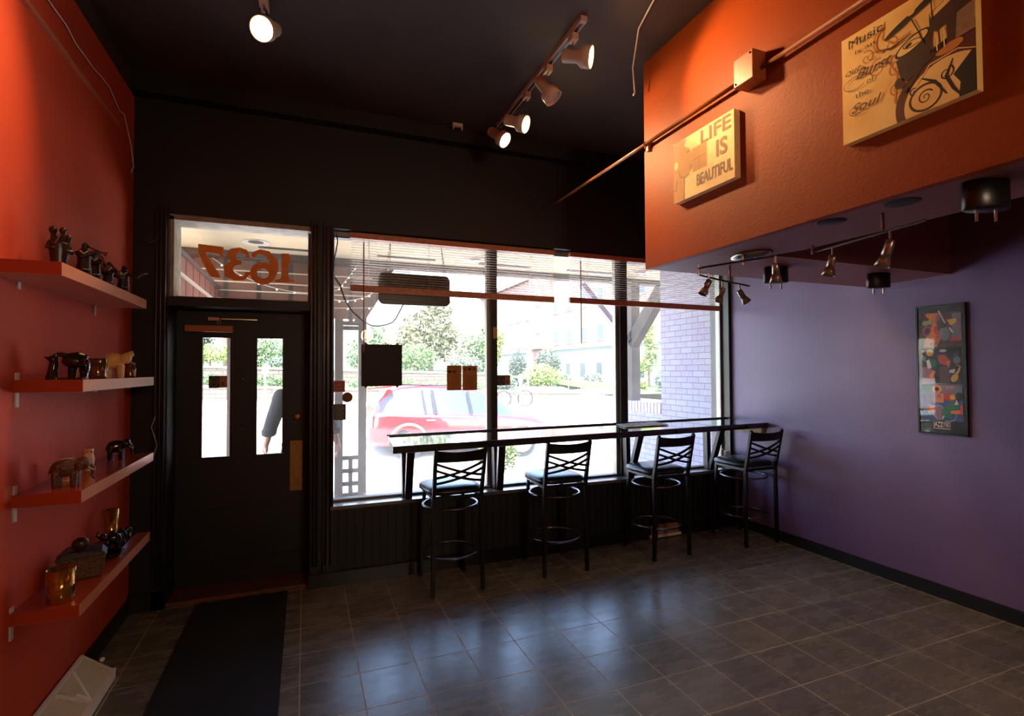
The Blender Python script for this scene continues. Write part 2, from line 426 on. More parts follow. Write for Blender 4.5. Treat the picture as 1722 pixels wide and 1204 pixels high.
# stickers on the door
def sticker(name, label, x0, z0, x1, z1, y, split=.58, dark=(48, 36, 30), light=(178, 120, 72)):
    b = Board((x0, y, z0), (1, 0, 0), (0, 0, 1), (0, -1, 0)); W, H = x1 - x0, z1 - z0
    b.mb.mi(0).box((x0, y, z0), (x1, y + .0015, z1))
    b.rect(0, 0, W * split, H, 0); b.rect(W * split, 0, W, H, 1)
    cx, cy = W * split / 2, H * .5
    b.arc(cx, cy, W * .22, H * .36, 0, 2 * PI, H * .05, 2); b.rect(cx - W * .2, cy - H * .10, cx + W * .2, cy + H * .10, 2)
    b.rect(cx - W * .17, cy - H * .06, cx + W * .17, cy + H * .06, 0)
    b.rect(W * .68, H * .22, W * .84, H * .30, 0); b.rect(W * .68, H * .36, W * .84, H * .46, 0)
    o = b.mb.build(name, [mat('sticker_dark', dark, .5), mat('sticker_tan', light, .5), mat('sticker_mid', (150, 112, 92), .5)], fix=False)
    return tag(o, label, 'sticker')
sticker('window_decal', 'dark and tan decal with round badge on the door glass', -.668, 1.479, -.545, 1.570, 4.462)

# ------------------------------------------------------------------ transom window with 1637
w2 = thing('window_2', 'transom light above the black door with a pale frame', 'window', (-.42, 4.3, 2.13)); w2['kind'] = 'structure'
t = MB()
t.box((-.875, 4.22, 2.125), (-.85, 4.44, 2.69)); t.box((.02, 4.3, 2.125), (.04, 4.44, 2.69)); t.box((-.875, 4.22, 2.665), (.04, 4.44, 2.70)); t.box((-.875, 4.30, 2.125), (.04, 4.44, 2.14))
t.build('window_frame', mat('weathered_cream_frame', (178, 168, 146), .6, noise=.35, nscale=14), w2)
MB().box((-.85, 4.405, 2.14), (.02, 4.411, 2.665)).build('glass_pane', glass_mat('transom_glass', .05, .018), w2)
M_num = mat('orange_number_paint', (250, 140, 44), .5, noise=.15, nscale=25)
def digits():
    """1637 as seen from indoors (reversed), on the inner face of the pane"""
    def num(name, label, fn):
        b = Board((-.9, 4.4035, 2.1), (1, 0, 0), (0, 0, 1), (0, -1, 0)); fn(b)
        o = b.mb.build(name, M_num, fix=False); tag(o, label, 'number')
        sd = o.modifiers.new('s', 'SOLIDIFY'); sd.thickness = .002
    X = lambda x: x + .9
    Z = lambda z: z - 2.1
    def seven(b):
        b.poly([(X(-.735), Z(2.545)), (X(-.575), Z(2.535)), (X(-.568), Z(2.527)), (X(-.568), Z(2.452)), (X(-.580), Z(2.452)), (X(-.600), Z(2.478)), (X(-.690), Z(2.487)), (X(-.590), Z(2.318)), (X(-.594), Z(2.300)), (X(-.652), Z(2.305)), (X(-.664), Z(2.320)), (X(-.735), Z(2.48))], 0)
    def three(b):
        b.stroke([(X(x), Z(z)) for x, z in ((-.402, 2.478), (-.422, 2.510), (-.462, 2.524), (-.505, 2.505), (-.518, 2.468), (-.492, 2.430), (-.447, 2.422))], [.022, .036, .034, .058, .066, .040, .024], 0)
        b.ell(X(-.408), Z(2.474), .017, .014, 0)
        b.stroke([(X(x), Z(z)) for x, z in ((-.447, 2.424), (-.500, 2.418), (-.538, 2.385), (-.530, 2.335), (-.485, 2.305), (-.432, 2.310), (-.402, 2.345))], [.022, .042, .068, .074, .046, .032, .026], 0)
        b.ell(X(-.408), Z(2.345), .018, .015, 0)
    def six(b):
        b.arc(X(-.302), Z(2.352), .066, .062, 0, 2 * PI, .048, 0, 28)
        b.stroke([(X(x), Z(z)) for x, z in ((-.232, 2.350), (-.222, 2.400), (-.232, 2.460), (-.272, 2.508), (-.322, 2.520), (-.366, 2.500))], [.050, .060, .060, .048, .036, .028], 0)
        b.ell(X(-.362), Z(2.488), .020, .017, 0)
    def one(b):
        b.poly([(X(-.170), Z(2.518)), (X(-.120), Z(2.520)), (X(-.098), Z(2.462)), (X(-.100), Z(2.442)), (X(-.122), Z(2.442)), (X(-.122), Z(2.335)), (X(-.108), Z(2.318)), (X(-.078), Z(2.312)), (X(-.074), Z(2.292)), (X(-.222), Z(2.288)), (X(-.220), Z(2.306)), (X(-.188), Z(2.314)), (X(-.174), Z(2.332))], 0)
    num('house_number', 'reversed orange number seven painted on the transom glass', seven)
    num('house_number', 'reversed orange number three painted on the transom glass', three)
    num('house_number', 'reversed orange number six painted on the transom glass', six)
    num('house_number', 'reversed orange number one painted on the transom glass', one)
digits()

# ------------------------------------------------------------------ shop window
w1 = thing('window_1', 'wide shop window of three panes over the black sill', 'window', (2.1, 4.33, .583)); w1['kind'] = 'structure'
f = MB()
f.box((.2, 4.30, .583), (RX, 4.38, .598)); f.box((.2, 4.30, 2.655), (RX, 4.38, 2.70)); f.box((.2, 4.30, .583), (.212, 4.38, 2.70)); 
f.build('window_frame', M_alum, w1)
MB().box((.2, 4.285, 2.665), (RX, 4.299, 2.698)).box((.2, 4.296, .592), (RX, 4.302, .602)).build('glazing_stop', M_alumw, w1)
for a, b in ((1.478, 1.562), (2.795, 2.905)):
    MB().mi(0).box((a + .03, 4.27, .583), (b, 4.38, 2.68)).mi(1).box((a, 4.31, .583), (a + .03, 4.36, 2.68)).build('mullion', [M_alum, M_alumw], w1)
MB().mi(0).box((RX - .035, 4.20, .583), (RX, 4.40, 2.68)).mi(1).box((RX - .06, 4.30, .583), (RX - .034, 4.36, 2.68)).build('mullion', [M_alum, M_alumw], w1)
for a, b in ((.212, 1.49), (1.55, 2.81), (2.89, RX - .05)):
    MB().box((a, 4.337, .598), (b, 4.343, 2.66)).build('glass_pane', M_glass, w1)
struct('trim_5', MB().box((RX, 4.2, 0), (RX + .2, 4.5, CZ)), M_alum)

# ------------------------------------------------------------------ bulkhead (orange face, purple underside)
M_soff = mat('purple_soffit_paint', (138, 80, 72), .5, noise=.1, nscale=2, bump=.08, bscale=60)
bz = 2.25
bk = MB()
bk.mi(0).box((2.05, BY, bz), (2.09, 2.8, CZ))                      # orange face
bk.mi(1).box((2.09, BY, bz), (2.53, 2.8, bz + .06)).box((2.53, 2.20, bz), (RX, 2.8, bz + .06))
bk.mi(0).box((2.051, BY + .01, bz - .001), (2.0915, 2.799, bz + .001))
bk.mi(1).box((2.09, 2.76, bz + .06), (RX, 2.8, CZ)).box((2.53, 2.20, bz + .06), (RX, 2.24, 3.0)).box((2.49, BY, bz + .06), (2.53, 2.20, 3.0)).box((2.49, BY, 3.0), (RX, 2.24, 3.05))
struct('wall_bulkhead', bk, [M_orange, M_soff])

# ================================================================== LAMPS
def spot(parent_loc, target, watts, size=70, blend=.6, rad=.04, col=(1, .56, .24)):
    l = bpy.data.lights.new('lamp_light', 'SPOT'); l.energy = watts; l.spot_size = math.radians(size); l.spot_blend = blend; l.shadow_soft_size = rad; l.color = col
    o = bpy.data.objects.new('lamp_light', l); COL.objects.link(o); o.location = parent_loc
    o.rotation_euler = (Vector(target) - Vector(parent_loc)).to_track_quat('-Z', 'Y').to_euler()
    return o
def track_head(face, aim, joint, lit, label, watts, group, size=75):
    """cream enamel track head: stem from the track joint, narrow back can, flared bell, bulb face"""
    face = Vector(face); d_ = (Vector(aim) - face).normalized()
    back = face - d_ * .17
    t = thing('track_spotlight', label, 'spotlight', joint, 0, group)
    Mz = d_.to_track_quat('Z', 'Y').to_matrix()
    MB().lathe([(.0, 0), (.034, 0), (.036, .008), (.036, .085), (.058, .112), (.060, .165), (.056, .165), (.054, .118), (.030, .09), (0, .09)], back, 24, Mz).build('lamp_shade', M_cream, t, smooth=True)
    MB().lathe([(0, .150), (.03, .157), (.050, .150), (.053, .142), (0, .140)], back, 24, Mz).build('bulb', M_bulb if lit else mat('unlit_bulb', (190, 185, 175), .2), t, smooth=True)
    mid = back + d_ * .05
    MB().tube([mid + Vector((0, 0, .03)), Vector(joint) - Vector((0, 0, .045))], .006, 8).build('stem', M_steel, t)
    MB().box(Vector(joint) - Vector((.022, .03, .045)), Vector(joint) + Vector((.022, .03, -.002))).build('track_adapter', M_cream, t, bevel=.005)
    if lit:
        o = spot(face + d_ * .012, aim, watts, size)
    return t
TZ = CZ - .03
tr = thing('lighting_track', 'cream ceiling track carrying four spotlights', 'light track', (1.455, 3.15, CZ))
MB().mi(0).box((1.435, 2.53, TZ), (1.475, 3.92, CZ)).build('rail', M_cream, tr)
MB().box((1.445, 2.56, TZ - .002), (1.465, 3.90, TZ + .004)).build('conductor_slot', M_blackp, tr)
GT = 'spotlights on the ceiling track'
def J(y): return (1.455, y, TZ)
track_head((1.47, 2.47, 3.33), (2.17, 1.92, 3.13), J(2.66), True, 'lit track spotlight aimed at the orange wall, at the camera end of the track', 15, GT)
track_head((1.44, 2.88, 3.29), (1.72, 2.72, 2.85), J(3.0), False, 'unlit track spotlight, second along the ceiling track', 0, GT)
track_head((1.42, 3.27, 3.30), (2.10, 2.62, 2.92), J(3.35), True, 'lit track spotlight, third along the ceiling track', 18, GT)
track_head((1.40, 3.62, 3.33), (1.90, 3.05, 2.75), J(3.72), True, 'lit track spotlight at the window end of the track', 20, GT)
tr2 = thing('lighting_track', 'short cream ceiling track near the red wall', 'light track', (-.21, 2.9, CZ))
MB().box((-.23, 2.2, TZ), (-.19, 3.12, CZ)).build('rail', M_cream, tr2)
MB().box((-.22, 2.24, TZ - .002), (-.20, 3.09, TZ + .004)).build('conductor_slot', M_blackp, tr2)
track_head((-.21, 2.82, 3.30), (-.62, 1.9, 2.65), (-.21, 2.98, TZ), True, 'single lit spotlight glowing near the red wall', 17, None, 120)

# unseen globe lamps, added behind the camera for warm fill
def globe(x, y, z, w, label):
    t = thing('fill_globe', label, 'added fill lamp', (x, y, CZ), 0, 'added fill globes behind the camera')
    MB().cyl((x, y, z + .12), (x, y, CZ), .006, n=8).build('cord', M_blackp, t); MB().cyl((x, y, z + .10), (x, y, z + .16), .04, n=16).build('cap', M_brass, t)
    MB().sph((x, y, z), .12, 24).build('globe', mat('fill_globe_glow', (255, 206, 150), .5, emit=4), t, smooth=True)
    l = bpy.data.lights.new('lamp_light', 'POINT'); l.energy = w; l.color = (1, .74, .50); l.shadow_soft_size = .13
    o = bpy.data.objects.new('lamp_light', l); COL.objects.link(o); o.location = (x, y, z)
    o.visible_camera = True
globe(1.62, -2.2, 2.3, 120, 'unseen fill globe added at the rear, nearer the camera')
globe(1.3, -3.4, 2.4, 120, 'unseen fill globe added at the rear, farther from the camera')
# halogen rail under the bulkhead
rl = thing('halogen_rail', 'thin steel halogen rail hanging under the purple soffit', 'light rail', (2.2, 1.85, 2.18))
MB().tube([(2.09, 2.36, 2.18), (2.27, 1.80, 2.175)], .006, 8).build('rail', mat('dark_steel', (90, 70, 60), .3, .8), rl)
MB().tube([(2.29, 1.78, 2.165), (2.255, 1.28, 2.18)], .006, 8).build('rail', M_steel, rl)
MB().tube([(2.15, 2.42, 2.155), (2.40, 2.50, 2.15), (2.72, 2.60, 2.15)], .006, 8).build('rail', mat('dark_steel', (90, 70, 60), .3, .8), rl)
for q in ((2.10, 2.37, 2.145, 2.20), (2.28, 1.79, 2.155, 2.20), (2.235, 1.43, 2.18, bz), (2.46, 2.50, 2.15, bz), (2.26, 2.20, 2.18, bz)):
    MB().cyl((q[0], q[1], q[2]), (q[0], q[1], q[3]), .007, n=10).build('post', M_steel, rl)
MB().lathe([(0, -.03), (.07, -.03), (.115, -.018), (.13, 0)], (2.34, 2.22, bz), 32, None, .75, 1.0).build('ceiling_plate', M_steel, rl, smooth=True)
def halogen(top, aim, label, L=.075):
    top = Vector(top); d_ = Vector(aim).normalized(); s_ = top - Vector((0, 0, .05)); Mz = d_.to_track_quat('Z', 'Y').to_matrix()
    h = MB().lathe([(0, 0), (.016, 0), (.018, .006), (.018, L * .7), (.014, L * .72), (0, L * .72)], s_ - d_ * .01, 16, Mz).build('halogen_head', M_steel, rl, smooth=True)
    h['label'] = label
    MB().cyl(top, s_, .005, n=8).build('stem', M_steel, h)
    MB().lathe([(.012, L * .7), (.020, L * .8), (.030, L * 1.25), (.028, L * 1.25), (.018, L * .85), (0, L * .82)], s_ - d_ * .01, 20, Mz).build('reflector_lamp', mat('halogen_glass', (150, 132, 112), .12, .6), h, smooth=True)
halogen((2.20, 2.40, 2.165), (-.5, .1, -1), 'steel halogen head at the window end of the rail, tilted to the blind')
halogen((2.40, 2.50, 2.145), (-.2, .3, -1), 'steel halogen head where the two rails cross')
halogen((2.60, 2.56, 2.15), (.6, -.1, -.8), 'small steel halogen head on the short crossing rail')
halogen((2.21, 1.94, 2.175), (.05, .05, -1), 'steel halogen head in line with the small black ceiling box')
halogen((2.285, 1.69, 2.168), (-.15, .2, -1), 'steel halogen head in the middle of the long rail')
halogen((2.265, 1.42, 2.176), (-.2, .25, -1), 'copper-toned steel halogen head by the big black ceiling box', .09)
def pendant_box(x, y, label):
    t = thing('ceiling_speaker_box', label, 'ceiling fitting', (x, y, bz), 0, 'black oval boxes under the purple soffit')
    MB().lathe([(0, -.10), (.072, -.10), (.078, -.094), (.078, -.004), (.074, 0)], (x, y, bz), 32, Matrix.Rotation(-.38, 3, 'Z'), 1, .55).build('housing', M_blackp, t, smooth=True)
    for s in (-.032, .032): MB().cyl((x + s, y - s * .38, bz - .14), (x + s, y - s * .38, bz - .10), .005, n=8).build('pin', M_steel, t)
pendant_box(2.79, 2.45, 'black oval ceiling box with two steel pins beside the blind')
pendant_box(3.63, 2.36, 'black oval ceiling box with two pins above the jazz poster side')
pendant_box(2.20, 1.06, 'largest looking black oval ceiling box with two steel pins')
for (x, y, l) in ((2.155, 1.60, 'dark round recess in the soffit above the middle of the rail'), (2.165, 1.31, 'dark round recess in the soffit beside the big black box')):
    tag(MB().lathe([(0, -.004), (.055, -.004), (.062, 0)], (x, y, bz), 28).build('ceiling_recess_ring', mat('dark_recess', (46, 34, 48), .7), smooth=True), l, 'ceiling fitting', 'dark round recesses in the soffit')

# ================================================================== WALL PIECES ON THE ORANGE FACE
cd = thing('electrical_conduit', 'painted conduit running along the orange wall to the window wall', 'conduit', (2.02, 2.0, 3.04))
MB().tube([(2.02, -1, 3.035), (2.02, 1.84, 3.04)], .011, 10).tube([(2.02, 1.94, 3.04), (2.02, 4.2, 3.05)], .011, 10).build('pipe', mat('brown_painted_pipe', (140, 84, 50), .3, noise=.3, nscale=3), cd, smooth=True)
MB().box((1.965, 1.835, 2.985), (2.05, 1.955, 3.125)).build('junction_box', mat('orange_painted_steel', (156, 82, 40), .4), cd, bevel=.004)
MB().tube([(2.02, 2.745, 3.06), (2.004, 2.745, 3.043), (2.02, 2.745, 3.022)], .004, 6).box((2.03, 2.735, 3.0), (2.05, 2.755, 3.06)).build('pipe_clip', mat('orange_painted_steel', (156, 82, 40), .4), cd)
for z in (3.0, 3.11): MB().sph((1.964, 1.85 if z > 3.05 else 1.94, z), .005, 8).build('screw', M_blackp, cd)

def canvas(name, label, y0, y1, z0, z1, mats, draw, dpt=.035, x=2.05):
    """canvas hung on the orange face; u runs from the window side towards the camera"""
    t = thing(name, label, 'wall art', (x, (y0 + y1) / 2, z0))
    MB().mi(0).box((x - dpt, y1, z0), (x, y0, z1)).build('canvas', [mats[0]], t, bevel=.003)
    b = Board((x - dpt, y0, z0), (0, -1, 0), (0, 0, 1), (-1, 0, 0)); b.clip = (y0 - y1, z1 - z0); b.step = .00009; draw(b, y0 - y1, z1 - z0)
    b.mb.build('print', mats, t, fix=False)
    return t
A0 = mat('art_cream', (250, 214, 132), .6, noise=.2, nscale=6, rgb2=(238, 186, 94)); A1 = mat('art_black', (34, 22, 14), .5); A2 = mat('art_maroon', (96, 32, 14), .5, noise=.3)
A3 = mat('art_amber', (206, 130, 46), .6); A4 = mat('art_grey_pink', (158, 120, 88), .6, noise=.3, nscale=40); A5 = mat('art_brown', (70, 38, 20), .5, noise=.4, nscale=12)
def spiral(b, cx, cy, r, turns, w, mi, ph=0, k=1):
    n = int(turns * 14); b.stroke([(cx + k * r * (1 - i / n * .9) * math.cos(ph + i / 14 * 2 * PI), cy + r * (1 - i / n * .9) * math.sin(ph + i / 14 * 2 * PI)) for i in range(n + 1)], [w * (1 - .6 * i / n) for i in range(n + 1)], mi)
def draw_music(b, W, H):
    b.rect(0, 0, W, H, 0)
    for (cx, cy, r, tr_, k) in ((.14, .24, .035, 1.6, 1), (.205, .125, .024, 1.8, 1), (.19, .30, .030, 1.4, -1), (.10, .30, .03, 1.3, -1), (.205, .20, .03, 1.2, 1)): spiral(b, cx, cy, r, tr_, .006, 3, 1.2, k)
    b.stroke([(.17, .40), (.16, .34), (.20, .30), (.26, .31)], [.004, .008, .008, .004], 3)
    b.stroke([(.24, .02), (.20, .08), (.21, .18), (.17, .26)], [.003, .007, .007, .003], 3)
    # drum kit: bass drum, snare, toms, cymbals
    b.poly([(.30, .20), (.45, .24), (.45, .0), (.36, .0)], 2)
    b.ell(.365, .040, .165, .150, 2, .12, 36); b.ell(.365, .035, .135, .120, 0, .12, 36)
    b.poly([(.385, .085), (.45, .15), (.45, 0), (.40, 0), (.405, .05)], 1)
    b.arc(.30, .050, .050, .045, 0, 2 * PI, .008, 5, 22); spiral(b, .30, .050, .026, 1.6, .005, 1, .5); spiral(b, .365, .10, .024, 1.6, .005, 1, 2, -1); spiral(b, .262, .085, .014, 1.3, .005, 1, 1)
    b.stroke([(.385, .14), (.365, .09), (.385, .04), (.41, 0)], [.003, .012, .010, .004], 1); b.stroke([(.29, .12), (.33, .09), (.365, .03)], [.004, .010, .004], 1)
    b.ell(.375, .185, .042, .018, 3, .1, 14); b.stroke([(.24, .10), (.29, .165), (.36, .205), (.45, .225)], [.006, .016, .018, .012], 5)
    b.stroke([(.27, .10), (.315, .155), (.40, .165), (.45, .14)], [.003, .005, .004, .003], 0)
    b.poly([(.207, .225), (.222, .150), (.245, .135), (.318, .175), (.325, .265), (.30, .28)], 5); b.ell(.262, .262, .062, .026, 1, .36, 26); b.ell(.262, .263, .054, .020, 0, .36, 26); b.arc(.262, .263, .03, .011, 0, 5.5, .003, 5); b.ell(.25, .262, .012, .006, 1, .3)
    b.poly([(.318, .255), (.318, .330), (.45, .395), (.45, .30), (.40, .285), (.395, .20), (.372, .20), (.368, .27), (.345, .262)], 5); b.poly([(.32, .328), (.43, .385), (.45, .38), (.45, .37), (.325, .312)], 0)
    b.poly([(.395, .20), (.45, .205), (.45, .30), (.40, .285)], 4); b.poly([(.41, .39), (.45, .41), (.45, .44), (.405, .425)], 4)
    for i in range(4): b.stroke([(.330 + i * .011, .19), (.322 + i * .012, .262)], .004, 0 if i % 2 else 1)
    b.ell(.225, .350, .062, .011, 1, .38); b.ell(.315, .385, .065, .012, 1, .42); b.stroke([(.262, .35), (.285, .29), (.30, .24)], .004, 1); b.stroke([(.325, .38), (.328, .31)], .004, 1); b.ell(.262, .372, .012, .006, 0, .3)
    b.poly([(.36, .40), (.41, .42), (.41, .36), (.37, .35)], 1)
    b.arc(.165, .335, .035, .045, 1.6, 4.6, .008, 3); b.stroke([(.15, .30), (.19, .285), (.26, .30)], [.004, .008, .004], 2); b.ell(.215, .14, .014, .02, 5); b.ell(.235, .105, .010, .008, 5)
    b.text('Music', .028, .372, .034, 1, .135); b.text('is an', .055, .338, .016, 1, .08)
    b.text('out', .012, .268, .026, 2, .06, shear=.6); b.text('Burst', .055, .235, .036, 2, .13, shear=.55, bold=.01)
    b.text('of', .10, .200, .020, 1, .028); b.text('the', .055, .162, .022, 1, .052); b.text('Soul', .034, .108, .034, 2, .105, shear=.5, bold=.004)
    b.arc(.055, .225, .045, .025, .5, 5.6, .0025, 2); b.arc(.06, .115, .03, .018, 1.5, 6.0, .0025, 2); b.arc(.125, .295, .018, .012, 0, 5.5, .002, 2)
canvas('music_canvas', 'large cream canvas reading Music is an out Burst of the Soul with a drum kit', 1.435, .985, 2.50, 2.925, [A0, A1, A2, A3, A4, A5], draw_music)
B0 = mat('kraft_cream', (240, 208, 150), .7, noise=.12, nscale=30); B1 = mat('kraft_brown', (122, 74, 38), .6, noise=.2, nscale=40); B2 = mat('kraft_dark', (88, 50, 26), .6); B3 = mat('kraft_mid', (184, 134, 80), .7); B4 = mat('kraft_pink', (205, 140, 104), .7)
def draw_life(b, W, H):
    b.rect(0, 0, W, H, 0)
    b.poly([(0, .02), (0, .30), (.02, .335), (.075, .345), (.10, .335), (.095, .31), (.11, .29), (.13, .285), (.15, .26), (.165, .225), (.155, .21), (.163, .195), (.155, .18), (.162, .165), (.145, .145), (.10, .125), (.09, .10), (.095, .0), (.0, 0)], 3)
    b.poly([(0, .24), (0, .345), (.05, .35), (.11, .345), (.105, .32), (.06, .31), (.045, .27), (.04, .21), (.02, .20)], 4)
    b.ell(.025, .215, .017, .024, 0); b.stroke([(.11, .262), (.135, .268)], .006, 2); b.stroke([(.135, .172), (.16, .182), (.145, .155)], .006, 2); b.stroke([(.04, .19), (.06, .14), (.10, .125), (.135, .135)], [.004, .012, .014, .006], 1); b.stroke([(.095, .12), (.088, .0)], .005, 2); b.stroke([(.0, .08), (.02, .07), (.03, .13)], .006, 2)
    b.rect(.16, .13, .27, .265, 3); b.stroke([(.215, .13), (.215, .265)], .003, 1); b.stroke([(.16, .20), (.27, .20)], .003, 1)
    b.text('LIFE', .22, .265, .072, 1, .225, bold=.02); b.text('IS', .335, .150, .085, 1, .085, bold=.03); b.text('BEAUTIFUL', .19, .045, .062, 2, .262, bold=.02)
canvas('life_canvas', 'small kraft canvas reading LIFE IS BEAUTIFUL with a face in profile', 2.465, 2.0, 2.57, 2.92, [B0, B1, B2, B3, B4], draw_life, .04)

# jazz poster on the purple wall
def poster():
    y0, y1, z0, z1 = 2.42, 2.115, 1.14, 2.045; x = RX
    t = thing('jazz_poster', 'tall black framed jazz poster with three colourful pictures on the purple wall', 'poster', (x, 2.27, z0))
    W, H = y0 - y1, z1 - z0
    M_fr = mat('poster_frame_black', (14, 13, 13), .3)
    f = MB()
    for a in ((y0, y0 - .010, z0, z1), (y1 + .010, y1, z0, z1)): f.box((x - .022, a[1], a[2]), (x, a[0], a[3]))
    f.box((x - .022, y1, z1 - .010), (x, y0, z1)); f.box((x - .022, y1, z0), (x, y0, z0 + .010)); f.build('frame', M_fr, t)
    MB().box((x - .014, y1 + .008, z0 + .008), (x, y0 - .008, z1 - .008)).build('mount', mat('poster_black_paper', (30, 28, 26), .25), t)
    C = [mat('jz_' + n, c, .45) for n, c in (('black', (34, 30, 30)), ('orange', (226, 120, 48)), ('yellow', (226, 168, 62)), ('red', (190, 58, 44)), ('blue', (52, 78, 130)), ('green', (40, 112, 78)), ('grey', (112, 118, 124)), ('white', (220, 212, 200)), ('mauve', (146, 106, 124)), ('brown', (92, 62, 54)), ('olive', (154, 160, 104)))]
    K, O, Yl, R, Bl, G, Gy, Wh, Mv, Br, Ol = range(11)
    b = Board((x - .014, y0, z0), (0, -1, 0), (0, 0, 1), (-1, 0, 0))
    px0, px1 = .030, W - .028; s = (px1 - px0)
    def pic(zb, zt, bgc):
        b.rect(px0 - .001, zb - .001, px1 + .001, zt + .001, Gy); b.rect(px0, zb, px1, zt, bgc)
    def q(u, v, zb, h): return (px0 + u * s, zb + v * h)
    # top
    zb, h = .610, .240; pic(zb, zb + h, Br); Q = lambda u, v: q(u, v, zb, h)
    b.rect(*Q(.78, .15), *Q(1, .95), Gy); b.poly([Q(.05, 0), Q(.40, 0), Q(.50, .25), Q(.42, .55), Q(.40, .75), Q(.45, 1), Q(.12, 1), Q(.15, .9), Q(.30, .8), Q(.28, .6), Q(.15, .35)], O)
    b.ell(*Q(.15, .48), .028, .036, R, -.4); b.ell(*Q(.16, .48), .018, .025, Bl, -.4); b.ell(*Q(.38, .5), .012, .03, R); b.poly([Q(.38, .25), Q(.55, .3), Q(.5, .5), Q(.4, .42)], R); b.ell(*Q(.28, .10), .014, .012, Gy); b.ell(*Q(.12, .72), .022, .018, Ol); b.ell(*Q(.24, .76), .012, .022, Ol)
    b.ell(*Q(.60, .38), .030, .050, Gy); b.ell(*Q(.56, .62), .022, .02, K); b.arc(*Q(.60, .2), .05, .03, PI, 2 * PI, .002, Gy); b.arc(*Q(.60, .16), .06, .03, PI, 2 * PI, .002, Gy)
    b.poly([Q(.42, .98), Q(.36, .7), Q(.50, .8), Q(.48, 1)], Mv); b.poly([Q(.66, .78), Q(.9, .8), Q(.88, .68), Q(.75, .6)], Yl); b.poly([Q(.72, .22), Q(.95, .3), Q(.93, .18), Q(.74, .14)], R)
    for i in range(9): b.rect(*Q(.92, .2 + i * .08), *Q(.99, .225 + i * .08), R)
    for (u, v) in ((.22, .28), (.35, .22), (.17, .22), (.40, .12), (.13, .14)): b.ell(*Q(u, v), .003, .003, K, 0, 8)
    b.stroke([Q(.46, 1.06), Q(.62, .68)], .007, Wh); b.stroke([Q(.72, .55), Q(.80, .40)], .010, Wh)
    # middle
    zb, h = .355, .245; pic(zb, zb + h, K); Q = lambda u, v: q(u, v, zb, h)
    b.poly([Q(.0, .0), Q(.35, .0), Q(.3, .35), Q(.2, .5), Q(0, .45)], Mv); b.poly([Q(.45, 0), Q(.72, 0), Q(.7, .5), Q(.45, .45)], Br); b.ell(*Q(.22, .88), .024, .024, Yl); b.poly([Q(.4, .8), Q(.6, .82), Q(.72, .62), Q(.6, .5), Q(.45, .6)], R); b.poly([Q(.6, .62), Q(.74, .65), Q(.68, .45)], O)
    b.ell(*Q(.30, .58), .024, .030, G); b.poly([Q(.12, .65), Q(.2, .7), Q(.26, .45), Q(.16, .42)], Wh); b.poly([Q(.0, .85), Q(.12, .75), Q(.1, .62), Q(.0, .7)], Gy); b.poly([Q(.18, .2), Q(.3, .38), Q(.36, .34), Q(.25, .12)], O); b.ell(*Q(.55, .93), .022, .010, Wh); b.poly([Q(.8, .8), Q(.95, .95), Q(.9, .75)], Br); b.ell(*Q(.88, .66), .022, .026, Gy); b.poly([Q(.7, .38), Q(.84, .42), Q(.82, .3), Q(.7, .3)], Wh)
    b.ell(*Q(.82, .16), .020, .030, Yl, -.5); b.stroke([Q(.84, .22), Q(.93, .38), Q(.96, .48), Q(.90, .53), Q(.86, .50)], [.020, .012, .006, .005, .004], Yl); b.ell(*Q(.0 + .05, .93), .015, .012, Mv)
    # bottom
    zb, h = .100, .245; pic(zb, zb + h, Bl); Q = lambda u, v: q(u, v, zb, h)
    b.rect(*Q(0, .72), *Q(.3, 1), G); b.poly([Q(.45, 1), Q(1, 1), Q(.95, .6), Q(.6, .7), Q(.5, .8)], Gy); b.poly([Q(.52, 1), Q(.85, 1), Q(.8, .8), Q(.55, .82)], Mv)
    b.ell(*Q(.38, .88), .030, .030, O); b.ell(*Q(.38, .88), .014, .014, K); b.poly([Q(.32, .78), Q(.55, .76), Q(.54, .50), Q(.32, .5)], O); b.rect(*Q(.39, .62), *Q(.47, .74), Mv); b.poly([Q(.03, .7), Q(.2, .72), Q(.28, .5), Q(.1, .48)], Br); b.rect(*Q(.12, .55), *Q(.28, .62), Br)
    b.poly([Q(.55, .78), Q(.72, .74), Q(.86, .6), Q(.72, .55), Q(.55, .6)], R); b.ell(*Q(.76, .66), .018, .018, Yl); b.ell(*Q(.92, .68), .024, .030, K); b.poly([Q(.03, .35), Q(.2, .35), Q(.2, .28), Q(.05, .27)], R); b.poly([Q(.18, .45), Q(.32, .4), Q(.3, .18), Q(.18, .2)], O)
    b.ell(*Q(.42, .22), .034, .050, Mv); b.arc(*Q(.42, .22), .036, .052, 0, 2 * PI, .0015, Wh); b.poly([Q(.5, .30), Q(.72, .55), Q(.92, .48), Q(.9, .3), Q(.7, .28), Q(.74, .1), Q(.55, .03), Q(.48, .15)], G); b.arc(*Q(.62, .15), .055, .045, -1.8, .9, .002, Wh)
    b.poly([Q(.7, .27), Q(.98, .32), Q(1, .2), Q(.72, .2)], O); b.rect(*Q(.93, .2), *Q(1, .45), R); b.poly([Q(.8, .45), Q(.86, .6), Q(.9, .46)], Wh); b.poly([Q(.5, .0), Q(.56, .12), Q(.52, .13)], Wh); b.stroke([Q(0, .27), Q(.14, .3), Q(.18, .18), Q(.3, .15), Q(.4, .02)], .002, Wh)
    for i in range(5): b.stroke([Q(.62 + i * .04, .98), Q(.60 + i * .04, .88)], .002, Wh)
    b.text('JAZZ', .100, .054, .032, Wh, .058, bold=.03); b.text('TRIO', .160, .054, .032, Wh, .042)
    b.rect(.098, .044, .202, .047, R); b.rect(.098, .039, .202, .043, Wh)
    b.mb.build('print', C, t, fix=False)
